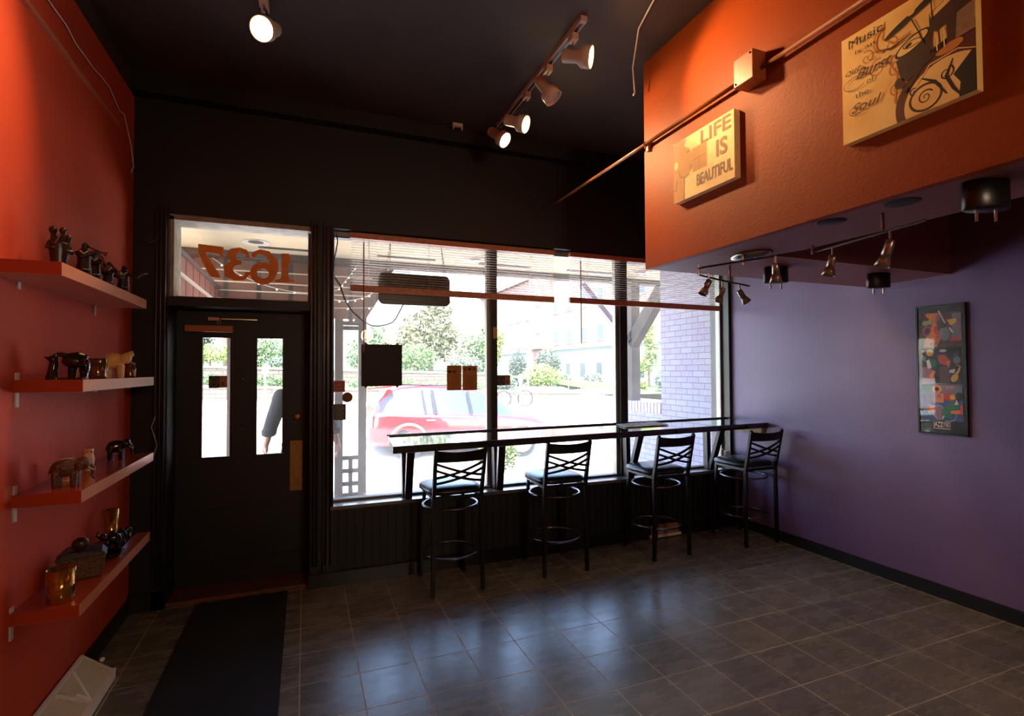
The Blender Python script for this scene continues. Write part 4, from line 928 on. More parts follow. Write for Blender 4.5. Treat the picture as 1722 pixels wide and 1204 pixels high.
# second shelf
t = thing('kissing_elephants', 'glossy black pair of figures touching heads on the second shelf', 'figurine', (-.95, 2.80, 1.57))
f = Fig(-.95, 2.80, 1.57, .3)
f.b.box(f.W((0, 0, 0)) - Vector((.06, .03, 0)), f.W((0, 0, 0)) + Vector((.06, .03, .008)))
f.limb([(-.052, 0, .004), (-.050, 0, .04), (-.046, 0, .07)], [.024, .018, .016]); f.ball((-.050, 0, .088), (.018, .016, .016)); f.limb([(-.060, 0, .088), (-.076, 0, .095)], [.008, .004]); f.limb([(-.046, 0, .098), (-.034, 0, .108), (-.015, 0, .106)], [.010, .009, .012])
f.ball((.022, 0, .080), (.046, .026, .030)); f.limb([(.000, 0, .10), (.034, 0, .105), (.055, 0, .098)], [.014, .016, .014])
for u in (.012, .052): f.limb([(u, .008, .004), (u + .004, .008, .06)], [.014, .019])
f.ball((.060, 0, .060), (.016, .02, .03))
f.build('body', M_ebony, t)
f = Fig(-.955, 2.975, 1.57, .3); f.limb([(-.012, 0, .004), (-.008, 0, .02)], .010); f.limb([(.012, 0, .004), (.010, 0, .02)], .010); f.ball((0, 0, .022), (.020, .012, .012)); f.ball((.010, 0, .036), (.010, .009, .009)); f.limb([(.018, 0, .034), (.024, 0, .044)], .003)
tag(f.build('beige_figurine', M_blond), 'tiny beige figurine squeezed beside the votive on the second shelf', 'figurine')
votive(-.945, 3.125, 1.57, .042, .098, M_merc, 'brown mirrored votive glass in the middle of the second shelf', 'mirrored votives on the second shelf')
elephant(-.945, 3.42, 1.57, .155, .146, M_blond, 'blond wooden elephant with raised trunk on the second shelf', trunk='up')
votive(-.95, 3.655, 1.57, .030, .088, M_merc, 'slim brown mirrored votive at the window end of the second shelf', 'mirrored votives on the second shelf')
# third shelf
def owl(x, y, z, w, h, label):
    f = Fig(x, y, z, .3); t = thing('owl_figurine', label, 'figurine', (x, y, z), 0, 'cream owl figurines on the third shelf')
    f.b.lathe([(0, 0), (w * .34, 0), (w * .36, .004), (w * .30, h * .08), (w * .46, h * .35), (w * .50, h * .55), (w * .40, h * .72), (w * .36, h * .78), (w * .42, h * .88), (w * .30, h * .97), (0, h * .98)], f.o, 20, f.R)
    for s in (-1, 1): f.limb([(s * w * .28, 0, h * .92), (s * w * .42, 0, h * 1.0)], [w * .10, w * .04]); 
    f.limb([(w * .1, -w * .3, h * .83), (w * .42, -w * .3, h * .80)], [w * .08, w * .03]); f.build('body', M_owl, t)
    for s in (-.5, 1): MB().sph(f.W((s * w * .20, -w * .36, h * .86)), w * .07, 8).build('eye', M_bronze, t)
owl(-1.0, 2.93, 1.11, .062, .108, 'squat cream owl figurine behind the carved elephant')
owl(-.995, 3.19, 1.11, .050, .115, 'slender cream owl figurine in the middle of the third shelf')
elephant(-.935, 2.80, 1.11, .165, .128, M_carve, 'carved brown patterned elephant at the near end of the third shelf')
elephant(-.97, 3.55, 1.11, .135, .118, M_ebony, 'glossy black elephant figurine at the window end of the third shelf', trunk='down')
# lowest shelf
votive(-.945, 2.745, .645, .050, .135, M_amber, 'large amber mirrored votive on the near end of the lowest shelf', None)
t = thing('trinket_box', 'dark leaf-carved lidded box with a round knob on the lowest shelf', 'box', (-.96, 3.03, .645))
f = Fig(-.96, 3.03, .645, .25)
f.b.extr([f.W(p) for p in ((-.075, -.045, 0), (.075, -.045, 0), (.085, -.05, .10), (-.095, -.05, .10))], f.R @ Vector((0, .10, 0))); f.b.build('body', M_carve, t, bevel=.006)
f = Fig(-.96, 3.03, .645, .25); f.b.extr([f.W(p) for p in ((-.10, -.055, .10), (.09, -.055, .10), (.07, -.045, .122), (-.06, -.045, .132))], f.R @ Vector((0, .11, 0))); f.b.build('lid', mat('dark_carved_lid', (44, 24, 18), .4, noise=.5, nscale=60, bump=.5, bscale=90), t, bevel=.004)
MB().sph(f.W((-.01, 0, .155)), (.034, .03, .030), 16).build('knob', M_bronze, t, smooth=True)
t = MB().lathe([(0, .006), (.03, .006), (.05, .018), (.062, .032), (.058, .032), (.045, .016), (0, .012)], (-.93, 3.29, .645), 28, None, 1.0, 1.1).build('small_dish', M_ebony, smooth=True); tag(t, 'small glossy black dish behind the carved box', 'dish'); t.location.z = .645
t = thing('elephant_procession', 'glossy black row of elephants on one base on the lowest shelf', 'figurine', (-.935, 3.50, .645))
MB().obox((-.935, 3.50, .651), (.045, .36, .012), (0, 0, .02)).build('base', M_ebony, t, bevel=.003)
for i, (yy, s) in enumerate(((3.37, 1.25), (3.50, .95), (3.61, .8))):
    f = Fig(-.94, yy, .657, .3); h = .075 * s; L = .085 * s
    f.ball((0, 0, h * .65), (L * .36, L * .22, h * .32))
    for u, q in ((-.25, -1), (-.15, 1), (.15, -1), (.25, 1)): f.limb([(u * L, q * L * .12, .002), (u * L, q * L * .12, h * .5)], L * .085)
    f.ball((-L * .40, 0, h * .80), (L * .17, L * .15, h * .22)); f.limb([(-L * .5, 0, h * .8), (-L * .66, 0, h * .92), (-L * .60, 0, h * 1.18)], [L * .07, L * .05, L * .03])
    f.build('elephant', M_ebony, t, vox=.0025)
votive(-1.0, 3.55, .645, .034, .19, M_amber, 'tall amber mirrored votive behind the row of elephants', None)

# ================================================================== PORCH
PZ = 2.95
M_porchc = mat('porch_cream_plaster', (214, 194, 156), .8, noise=.12, nscale=3)
M_timber = mat('grey_brown_timber', (78, 68, 62), .7, noise=.3, nscale=6)
M_dkt = mat('dark_brown_timber', (52, 34, 26), .6, noise=.2)
M_plank = grid_mat('reddish_planks', (112, 66, 48), (82, 54, 42), (30, 20, 17), .34, 3.0, 0, 0, .05, 'XZ', rough=.7, bump=.2, vary=.2)
M_planky = grid_mat('reddish_planks_side', (150, 86, 62), (124, 72, 54), (50, 32, 26), .30, 3.0, 0, 0, .05, 'YZ', rough=.7, bump=.2, vary=.2)
struct('trim_6', MB().box((-2.2, 4.5, PZ), (6.2, 6.55, PZ + .25)), M_porchc)
struct('trim_7', MB().box((-2.2, 4.5, -.3), (6.0, 7.6, -.05)), mat('porch_concrete', (206, 196, 184), .8, noise=.15))
t = thing('porch_beam', 'long brown double beam along the outer edge of the porch ceiling', 'beam', (2.0, 6.6, PZ))
MB().box((-2.2, 6.50, PZ - .07), (6.2, 6.56, PZ + .3)).build('inner_board', M_dkt, t)
MB().box((-2.2, 6.60, PZ - .07), (6.2, 6.66, PZ + .3)).build('outer_board', M_dkt, t)
MB().box((-2.2, 6.56, PZ - .055), (6.2, 6.60, PZ + .3)).build('pale_strip', mat('pale_strip_paint', (214, 204, 186), .6), t)
t = thing('porch_valance', 'brown board panel hanging from the porch beam behind the street number', 'panel', (-.5, 6.75, 2.2))
MB().extr([(-2.2, 6.70, 2.30), (.70, 6.70, 2.24), (.86, 6.70, 2.50), (1.00, 6.70, PZ), (-2.2, 6.70, PZ)], (0, .04, 0)).build('boards', M_plank, t)
for z in (2.76, 2.63, 2.53): MB().box((-2.2, 6.675, z - .006), (.78, 6.70, z + .006)).build('batten', mat('pale_strip_paint', (214, 204, 186), .6), t)
MB().bar((.58, 6.69, 2.20), (1.06, 6.69, PZ), .05, .05, (0, 1, 0)).build('diagonal_edge', M_timber, t)
t = thing('porch_side_wall', 'reddish plank side wall at the door end of the porch', 'wall panel', (-.95, 5.6, 0))
MB().box((-1.0, 4.5, 2.08), (-.92, 6.70, 2.53)).build('boards', M_planky, t)
MB().box((-1.02, 4.5, 2.53), (-.90, 6.70, 2.57)).build('cap', M_timber, t); MB().box((-.93, 4.5, 2.36), (-.90, 6.70, 2.385)).build('batten', mat('pale_strip_paint', (214, 204, 186), .6), t)
for i, (x, y) in enumerate(((-.48, 6.0), (1.91, 6.0), (4.3, 6.0))):
    t = thing('porch_downlight', ['round recessed porch light seen through the transom', 'round recessed porch light seen above the long blind', 'round recessed porch light near the purple brick wall'][i], 'ceiling light', (x, y, PZ), 0, 'recessed porch lights')
    MB().lathe([(.075, 0), (.13, -.012), (.14, 0)], (x, y, PZ), 30).build('trim_ring', M_white, t, smooth=True)
    MB().lathe([(0, -.002), (.075, -.002), (.075, 0)], (x, y, PZ), 24).build('baffle', M_dkt, t)
for i, x in enumerate((-.10, 1.15, 2.40, 3.65)):
    tag(MB().box((x - .32, 6.18, PZ - .012), (x + .32, 6.235, PZ)).box((x - .37, 6.15, PZ - .012), (x - .32, 6.235, PZ)).build('slot_vent', M_dkt), ['dark L-shaped slot in the porch ceiling behind the orange numbers', 'dark L-shaped slot in the porch ceiling above the hanging light box', 'dark L-shaped slot in the porch ceiling past the first mullion', 'dark L-shaped slot in the porch ceiling behind the second blind'][i], 'vent', 'slot vents in the porch ceiling')
# string lights
t = thing('string_lights', 'pale string of tiny lights looped under the porch valance', 'string lights', (.2, 6.4, 2.5))
sl = MB(); bl = MB()
for (p, q, sag) in (((-.95, 6.5, 2.85), (.35, 6.4, 2.55), .16), ((.35, 6.4, 2.55), (.62, 6.6, 2.95), .02), ((-.9, 6.5, 2.42), (.85, 6.5, 2.38), .05), ((.2, 5.6, 2.35), (.85, 6.6, 2.62), .08)):
    pts = [Vector(p).lerp(Vector(q), i / 14) - Vector((0, 0, sag * 4 * (i / 14) * (1 - i / 14))) for i in range(15)]
    sl.tube(pts, .004, 5)
    for v in pts[1::2]: bl.sph(v - Vector((0, 0, .012)), .009, 6)
sl.build('wire', M_wire, t); bl.build('tiny_bulbs', mat('tiny_bulb', (255, 236, 200), .3, emit=1.5), t)
# lattice screen
t = thing('lattice_screen', 'grey timber screen with square openings between two porch posts', 'screen', (.53, 6.75, -.05))
for a in (.345, .625): MB().box((a, 6.76, -.05), (a + .095, 6.86, 2.9)).build('post', M_timber, t)
r_ = MB()
for z in (2.42, 2.20, 2.14, .52, .36, .20, .06): r_.box((.44, 6.79, z - .025), (.625, 6.83, z + .025))
r_.build('rail', M_timber, t)
MB().box((.51, 6.79, 2.2), (.56, 6.83, 2.42)).box((.51, 6.79, .06), (.56, 6.83, .50)).build('stile', M_timber, t)
tag(MB().box((-.83, 6.76, -.05), (-.64, 6.90, 2.9)).build('porch_post', M_dkt), 'dark square porch post seen at the edge of the first door lite', 'post')
t = thing('braced_post', 'grey timber porch post with a diagonal knee brace by the brick wall', 'post', (4.43, 6.38, 1.16))
MB().box((4.36, 6.30, 1.16), (4.50, 6.46, PZ - .07)).build('post', M_timber, t)
MB().bar((4.42, 6.38, 1.98), (4.42, 5.66, 2.68), .12, .19).build('knee_brace', M_timber, t)
MB().bar((4.34, 6.38, 2.02), (3.60, 6.38, 2.80), .09, .07, (0, 1, 0)).build('knee_brace', mat('violet_brace_paint', (150, 140, 190), .6), t)
# painted brick
M_pbrick = grid_mat('lavender_painted_brick', (142, 126, 170), (158, 168, 176), (108, 98, 128), .205, .072, 0, 0, .008, 'YZ', brick=True, rough=.6, bump=.6, vary=.5, nscale=9)
struct('wall_porch_brick', MB().box((4.34, 4.5, -.05), (4.60, 5.62, PZ)), M_pbrick)
t = thing('low_brick_wall', 'low lavender brick wall with an upright brick cap beyond the porch', 'garden wall', (4.45, 6.8, -.05))
MB().box((4.34, 5.62, -.05), (4.60, 6.62, 1.02)).build('courses', M_pbrick, t)
cp = MB(); y = 5.63
while y < 6.56: cp.box((4.33, y, 1.02), (4.61, y + .060, 1.16)); y += .072
cp.build('brick_cap', mat('lavender_cap', (188, 170, 214), .6, noise=.2, nscale=14), t)

# ================================================================== STREET
def gz(x, y):
    k = -.15 if y < 9 else (-.15 - .21 * (y - 9) / 3 if y < 12 else -.36 + .70 * (y - 12) / 10 if y < 22 else .34)
    return k - .043 * x * min(1, max(0, (y - 7.6) / 3))
g = MB(); xs_ = [-30, -10, -4, 0, 4, 8, 12, 20, 40]; ys_ = [7.6, 8.3, 9, 9.01, 10.5, 12, 14, 17, 19.2, 19.21, 20.5, 22, 22.5]
for y in ys_:
    for x in xs_:
        z = gz(max(-12, min(x, 20)), y) + (.0 if 9.005 < y < 19.205 else .10 if y > 9 else .05)
        g.v.append((x, y, z))
n = len(xs_)
for j in range(len(ys_) - 1):
    for i in range(n - 1):
        g.f.append((j * n + i, j * n + i + 1, (j + 1) * n + i + 1, (j + 1) * n + i)); g.m.append(1 if 3 <= j <= 7 else 0)
o = g.build('street', [mat('sidewalk_concrete', (206, 198, 188), .85, noise=.12), mat('road_asphalt', (186, 184, 180), .9, noise=.15)]); tag(o, 'sunlit pale street and sidewalks beyond the porch', 'street', None, 'structure')

M_stone = grid_mat('pale_wall_stone', (86, 80, 70), (66, 61, 53), (26, 24, 21), .42, .16, 0, 0, .016, 'XZ', brick=True, rough=.8, bump=.6, vary=.5, nscale=5)
def slope_wall(name, x0, x1, y, zb0, zb1, zt0, zt1, label):
    t = thing(name, label, 'retaining wall', ((x0 + x1) / 2, y, min(zb0, zb1)), 0, 'pale stone retaining walls across the street')
    MB().extr([(x0, y, zb0), (x1, y, zb1), (x1, y, zt1 - .08), (x0, y, zt0 - .08)], (0, .35, 0)).build('stonework', M_stone, t)
    MB().extr([(x0, y - .03, zt0 - .08), (x1, y - .03, zt1 - .08), (x1, y - .03, zt1), (x0, y - .03, zt0)], (0, .41, 0)).build('coping', mat('coping_stone', (132, 127, 117), .8), t)
slope_wall('lower_retaining_wall', -14, 12.5, 22.0, .6, -.5, 1.46, .55, 'lower pale stone retaining wall behind the red car and the bicycle')
slope_wall('upper_retaining_wall', -14, 8.6, 24.2, .6, .2, 2.15, 1.48, 'upper pale stone retaining wall behind the hedge strip')
o = MB().add([(-30, 22.3, 1.30), (12.5, 22.3, .42), (12.5, 24.3, .75), (-30, 24.3, 1.45)], [(0, 1, 2, 3)]).add([(-30, 24.4, 2.3), (8.6, 24.4, 1.4), (14, 24.4, .62), (20, 24.4, .5), (20, 40, .9), (8.6, 40, 2.0), (-30, 40, 3.0)], [(0, 1, 2, 3, 4, 5, 6)]).add([(8.6, 22.3, .45), (40, 22.3, .1), (40, 24.45, .3), (14, 24.45, .62)], [(0, 1, 2, 3)]).build('lawn', mat('lawn_green', (84, 112, 64), .9, noise=.3, nscale=3, bump=.5, bscale=20)); tag(o, 'sloping green lawn above the retaining walls', 'lawn', None, 'structure')

LEAF = {'green': ((84, 112, 60), (52, 80, 44)), 'dark': ((50, 70, 52), (32, 50, 38)), 'lime': ((122, 136, 64), (86, 108, 50)), 'olive': ((104, 112, 76), (74, 82, 54)), 'sage': ((92, 108, 88), (66, 86, 68))}
def leaves(mb, blobs, n, size):
    vol = [b[1][0] * b[1][1] * b[1][2] for b in blobs]; tot = sum(vol)
    for b, v in zip(blobs, vol):
        c, r = b
        for _ in range(max(8, int(n * v / tot))):
            th = random.random() * 2 * PI; z = random.uniform(-1, 1); q = math.sqrt(1 - z * z); k = random.random() ** .33 * random.uniform(.85, 1.06)
            p = Vector((c[0] + r[0] * q * math.cos(th) * k, c[1] + r[1] * q * math.sin(th) * k, c[2] + r[2] * z * k))
            a = Vector((random.gauss(0, 1), random.gauss(0, 1), random.gauss(0, 1))).normalized(); b_ = a.orthogonal().normalized(); s = size * random.uniform(.6, 1.4)
            mb.mi(random.randint(0, 1)).add([p - a * s, p + b_ * s * .45, p + a * s, p - b_ * s * .45], [(0, 1, 2, 3)])
def plant(name, label, cat, base, blobs, n, size, tone, trunks=(), group=None):
    t = thing(name, label, cat, base, 0, group)
    A, B = LEAF[tone]; ms = [mat('leaf_%s_a' % tone, A, .7), mat('leaf_%s_b' % tone, B, .7)]
    m = MB(); leaves(m, blobs, n, size); m.build('foliage', ms, t, fix=False)
    if trunks:
        k = MB()
        for (pts, r) in trunks: k.tube(pts, r, 8)
        k.build('trunk', mat('bark_grey', (120, 104, 88), .9, noise=.3, nscale=10), t, smooth=True)
def bush(label, x, y, z, r, h, n, size, tone, group='bushes above the street walls', cat='bush'):
    plant('garden_bush', label, cat, (x, y, z), [((x, y, z + h * .5), (r, r * .7, h * .5)), ((x - r * .5, y, z + h * .38), (r * .55, r * .5, h * .38)), ((x + r * .5, y, z + h * .40), (r * .55, r * .5, h * .4))], n, size, tone, [([(x, y, z - .2), (x, y, z + h * .5)], [.05, .03])], group)
plant('street_tree', 'big loose green tree behind the hanging light box', 'tree', (6.2, 27.5, 1.2), [((6.2, 27.5, 3.7), (1.6, 1.2, 1.7)), ((5.1, 27.5, 3.0), (.9, .9, 1.0)), ((7.3, 27.2, 3.0), (.9, .8, 1.2)), ((6.6, 27.4, 5.0), (.9, .8, .8))], 4200, .13, 'olive', [([(6.3, 27.5, 1.2), (6.2, 27.5, 2.4), (5.8, 27.5, 3.6)], [.16, .12, .05]), ([(6.2, 27.5, 2.3), (6.8, 27.5, 3.4)], [.09, .04])], 'trees across the street')
plant('street_tree', 'green tree just before the first mullion, above the menus', 'tree', (9.7, 31, 1.1), [((9.9, 31, 2.6), (1.1, .9, 1.5)), ((10.8, 31, 3.4), (.8, .6, 1.2)), ((9.3, 31, 1.8), (.8, .7, .7))], 2600, .12, 'green', [([(9.9, 31, 1), (9.9, 31, 2.8)], [.10, .05])], 'trees across the street')
plant('street_tree', 'slender light green tree just past the first mullion', 'tree', (10.3, 28, 1.0), [((10.0, 28, 2.7), (.55, .5, .9)), ((10.3, 28, 3.4), (.4, .4, .6))], 1300, .11, 'lime', [([(10.2, 28, .8), (10.1, 28, 2.8)], [.06, .03])], 'trees across the street')
plant('street_tree', 'dark leafy tree with a bare trunk in the first door lite', 'tree', (-4.0, 27, 1.8), [((-4.7, 27, 3.0), (.9, .8, 1.3)), ((-3.6, 27, 4.0), (1.0, .8, .8))], 2600, .10, 'dark', [([(-3.35, 27, 1.5), (-3.4, 27, 4.2)], [.13, .10])], 'trees across the street')
plant('street_tree', 'light green young tree in the second door lite', 'tree', (-1.7, 26.4, 1.8), [((-2.0, 26.4, 2.5), (.55, .5, 1.2)), ((-1.25, 26.4, 2.5), (.7, .5, .7)), ((-2.2, 26.4, 3.6), (.4, .4, .5))], 2400, .07, 'green', [([(-1.85, 26.4, 1.6), (-1.85, 26.4, 2.9)], [.06, .03])], 'trees across the street')
plant('street_tree', 'leafy green tree behind the black hanging panel', 'tree', (3.4, 29.7, 1.6), [((3.8, 29.7, 3.1), (1.0, .8, 1.1)), ((2.8, 29.7, 2.5), (.8, .7, .9)), ((4.3, 29.7, 2.6), (.5, .6, .8))], 2600, .09, 'green', [([(3.6, 29.7, 1.5), (3.6, 29.7, 3.2)], [.08, .04])], 'trees across the street')
plant('street_tree', 'tall feathery green tree beside the brick wall edge', 'tree', (17.6, 24.5, .5), [((18.2, 24.5, 2.5), (.55, .5, 1.0)), ((18.0, 24.5, 3.9), (.5, .5, .9)), ((17.7, 24.5, 1.8), (.5, .5, .6))], 1700, .10, 'lime', [([(18.1, 24.5, .3), (18.1, 24.5, 3.2)], [.07, .03])], 'trees across the street')
bush('wide mounded green bush on the wall above the red car', 4.9, 24.9, 1.6, 1.15, 1.25, 1700, .08, 'green')
bush('yellow-green bush on top of the mounded bush row', 5.25, 25.95, 1.8, .45, 1.2, 900, .08, 'lime')
bush('green bush behind the tan menus', 7.5, 25.4, 1.4, 1.0, 1.0, 1300, .08, 'sage')
bush('pale green bush low in the first door lite', -3.7, 25.0, 1.95, .9, .85, 1300, .06, 'lime')
bush('grey-green shrub low in the second door lite', -.9, 24.9, 1.75, .7, .55, 900, .06, 'sage')
bush('round dark clipped shrub beside the street pole', 10.6, 25.8, .8, .55, 1.9, 1500, .07, 'dark')
bush('large dark clipped shrub before the red building door', 12.6, 26.3, .8, .85, 2.1, 2000, .08, 'dark')
bush('yellow-green spreading bush behind the bicycle', 11.4, 24.6, .7, 1.1, 1.3, 1900, .08, 'lime')
bush('low green bush between the dark shrub and the steps', 13.2, 25.3, .6, .6, .85, 800, .07, 'green')
bush('small red-flowered green bush beside the lawn rail', 14.5, 26.0, .55, .5, .6, 700, .06, 'sage')
bush('dark low bush against the stone wall windows', 16.2, 27.5, .7, .7, .8, 800, .08, 'sage')
bush('grey-green bush by the second step rail', 17.5, 25.6, .5, .8, .9, 800, .08, 'sage')
bush('yellow-green bush seen between the braced post and brick wall', 17.1, 23.9, .4, .4, .8, 900, .08, 'lime')
bush('round green bush next to the brick wall edge', 18.0, 23.0, .5, .6, 1.2, 900, .08, 'sage')
bush('pale green bush to the side of the first mullion decal', 9.0, 23.6, .6, .6, .9, 900, .08, 'sage')
for i, (x0, lab) in enumerate(((-5.2, 'hedge strip between the two stone walls, in the first door lite'), (-1.8, 'hedge strip between the two stone walls, in the second door lite'), (2.6, 'hedge strip between the two stone walls, behind the black panel'), (5.8, 'hedge strip between the two stone walls, above the car roof'))):
    zz = 1.24 - .035 * (x0 + 5) - .1
    plant('hedge', lab, 'hedge', (x0, 23.2, zz - .1), [((x0 + k * .55, 23.2, zz + .15), (.42, .4, .26)) for k in range(-1, 4)], 1500, .06, 'green', (), 'hedge strips between the stone walls')
bush('flowering green planter shrub low beyond the counter', 3.05, 8.4, -.12, .38, .62, 1300, .035, 'lime', 'planting beside the porch')

# house with pale siding
M_siding = grid_mat('pale_clapboard', (124, 134, 140), (118, 128, 134), (64, 72, 78), 30.0, .62, 0, .2, .05, 'XZ', rough=.7, bump=.1, vary=.1)
t = thing('clapboard_house', 'pale clapboard house corner behind the hanging panel', 'house', (2.5, 36, 1))
MB().box((-1.4, 34, 1.0), (6.4, 42, 9.5)).build('walls', M_siding, t)
MB().extr([(-1.9, 33.6, 9.4), (6.9, 33.6, 9.4), (2.5, 33.6, 12.6)], (0, 9, 0)).build('roof', mat('house_roof_grey', (120, 112, 106), .9), t)
MB().box((-.6, 33.97, 3.0), (.5, 34.02, 4.8)).build('window', mat('far_window_glass', (110, 130, 150), .1), t)
t = thing('white_house', 'white house wall glimpsed through the door lites', 'house', (-6, 40, 2))
MB().box((-12, 38, 1.5), (-2.2, 44, 8)).build('walls', mat('white_house_paint', (226, 222, 214), .8), t)
MB().extr([(-12.4, 37.6, 7.9), (-1.8, 37.6, 7.9), (-7, 37.6, 10.5)], (0, 7, 0)).build('roof', mat('house_roof_grey', (120, 112, 106), .9), t)
MB().box((-7.5, 37.97, 3), (-6.4, 38.02, 4.6)).build('window', mat('far_window_glass', (110, 130, 150), .1), t)

# brick apartment building facing the side street
t = thing('apartment_building', 'pink brick apartment building with pale stone base and red door across the street', 'building', (22, 40, .4))
M_pb = grid_mat('pink_brick', (146, 104, 94), (134, 96, 86), (150, 122, 112), .24, .09, 0, 0, .012, 'YZ', brick=True, rough=.8, bump=.3)
M_ps = grid_mat('pale_stone_base', (130, 134, 133), (122, 127, 127), (72, 80, 84), 40.0, .42, 0, .2, .035, 'YZ', rough=.8, bump=.3)
MB().box((19.9, 22.8, 3.3), (34, 60, 10.2)).build('brick_storeys', M_pb, t)
MB().box((19.8, 22.7, -.2), (34.1, 60.1, 3.3)).build('stone_base', M_ps, t)
MB().box((19.7, 22.6, 3.28), (34.2, 60.2, 3.42)).build('string_course', mat('coping_stone', (132, 127, 117), .8), t)
MB().box((19.6, 22.5, 10.2), (34.3, 60.3, 10.6)).build('cornice', mat('coping_stone', (132, 127, 117), .8), t)
MB().mi(0).box((19.5, 40.8, 3.3), (20.0, 44.6, 10.8)).mi(1).box((19.45, 40.7, -.2), (20.0, 44.7, 3.3)).build('entrance_bay', [M_pb, mat('coping_stone', (132, 127, 117), .8)], t)
MB().box((19.40, 42.2, .9), (19.46, 43.4, 3.25)).build('door', mat('maroon_door', (128, 44, 40), .5), t)
MB().box((19.2, 41.7, 3.5), (19.6, 43.9, 3.65)).build('door_hood', mat('coping_stone', (132, 127, 117), .8), t)
fg = mat('far_window_pane', (40, 52, 62), .3); wf = mat('far_window_frame', (150, 152, 150), .6)
def bwin(y, z0, z1, w, x=19.9, nm='window'):
    f = MB().mi(0).box((x - .05, y - w / 2, z0), (x, y + w / 2, z1)).mi(1).box((x - .06, y - w / 2 + .09, z0 + .1), (x - .04, y + w / 2 - .09, z1 - .1)).build(nm, [wf, fg], t)
for y in (25.0, 27.6, 30.2, 32.6, 35.0, 37.4, 39.7, 46.0, 48.2, 50.2, 53.0, 56): 
    bwin(y, 3.75, 5.0, 1.0); bwin(y, 6.4, 7.7, 1.0); bwin(y, 1.0, 2.25, .95, 19.8)
bwin(42.7, 4.9, 6.6, .8, 19.5); bwin(42.7, 7.4, 8.8, .8, 19.5)
t = thing('step_railing', 'thin white metal step railing on the lawn by the building', 'railing', (13.4, 23.6, .1))
for a in (12.75, 14.05): MB().tube([(a, 24.1, .35), (a, 24.1, 1.30), (a + .15, 23.0, .72), (a + .15, 23.0, .1)], .025, 8).build('rail', mat('pale_rail_metal', (210, 214, 214), .4, .4), t)
def meter(x, y, label):
    z = gz(x, y) + .1; t = thing('parking_meter', label, 'parking meter', (x, y, z), 0, 'parking meters across the street')
    MB().cyl((x, y, z), (x, y, z + 1.15), .035, n=12).build('post', mat('meter_post_grey', (170, 176, 180), .4, .6), t)
    MB().lathe([(0, 0), (.07, 0), (.10, .08), (.11, .24), (.08, .36), (0, .40)], (x, y, z + 1.13), 18, None, 1, .6).build('meter_head', mat('meter_head_blue', (150, 172, 204), .4), t, smooth=True)
    MB().box((x - .06, y - .075, z + 1.33), (x + .06, y - .062, z + 1.43)).build('display', mat('meter_display', (70, 80, 96), .2), t)
meter(8.25, 19.8, 'pale blue parking meter beside the bicycle'); meter(-1.28, 20.0, 'pale blue parking meter seen in the second door lite')
t = thing('street_pole', 'thin pale pole rising behind the bicycle', 'pole', (9.3, 21.4, 0))
MB().cyl((9.28, 21.4, -.05), (9.28, 21.4, 2.9), .04, n=12).build('pole', mat('meter_post_grey', (170, 176, 180), .4, .6), t); MB().cyl((9.28, 21.4, 2.88), (9.28, 21.4, 2.93), .055, n=12).build('cap', mat('meter_post_grey', (170, 176, 180), .4, .6), t); MB().cyl((9.28, 21.4, -.1), (9.28, 21.4, -.02), .09, n=12).build('base', mat('meter_post_grey', (170, 176, 180), .4, .6), t)

# bicycle
bx, by = 8.55, 21.2; bz_ = gz(bx, by) + .10
t = thing('bicycle', 'dark blue bicycle leaning by the stone wall across the street', 'bicycle', (bx, by, bz_))
R = .345; wr, wf_ = (bx - .52, bz_ + R), (bx + .52, bz_ + R); M_bk = mat('bicycle_blue', (50, 66, 92), .4); M_ty = mat('tyre_black', (30, 32, 36), .8)
for c in (wr, wf_):
    w = MB().tube([(c[0] + R * math.cos(a), by, c[1] + R * math.sin(a)) for a in [2 * PI * i / 36 for i in range(36)]], .030, 8, closed=True).build('wheel', M_ty, t, smooth=True)
    s_ = MB()
    for i in range(14): a = 2 * PI * i / 14; s_.cyl((c[0], by, c[1]), (c[0] + R * math.cos(a), by, c[1] + R * math.sin(a)), .002, n=4)
    s_.cyl((c[0], by - .04, c[1]), (c[0], by + .04, c[1]), .022, n=10); s_.build('spokes', M_steel, w)
bb = (bx - .08, by, bz_ + .30); st_ = (bx - .22, by, bz_ + .78); hd = (bx + .33, by, bz_ + .82); hl = (bx + .36, by, bz_ + .70)
fr_ = MB()
for p, q in ((bb, st_), (st_, hd), (bb, hl), (bb, (wr[0], by, wr[1])), (st_, (wr[0], by, wr[1])), (hd, hl)): fr_.cyl(p, q, .022, n=8)
fr_.build('frame', M_bk, t); MB().cyl(hl, (wf_[0], by, wf_[1]), .015, n=8).build('fork', M_bk, t)
MB().tube([hd, (bx + .30, by, bz_ + .95), (bx + .33, by - .2, bz_ + .98)], .013, 8).tube([(bx + .30, by, bz_ + .95), (bx + .33, by + .2, bz_ + .98)], .013, 8).build('handlebar', M_ty, t)
MB().cyl(st_, (st_[0] - .03, by, st_[2] + .12), .013, n=8).sph((st_[0] - .04, by, st_[2] + .13), (.13, .06, .03), 12).build('saddle', M_ty, t)
MB().cyl((bb[0], by - .05, bb[2]), (bb[0], by + .05, bb[2]), .09, n=18).bar((bb[0], by - .07, bb[2]), (bb[0] + .1, by - .07, bb[2] - .13), .02, .02).build('crank', M_steel, t)

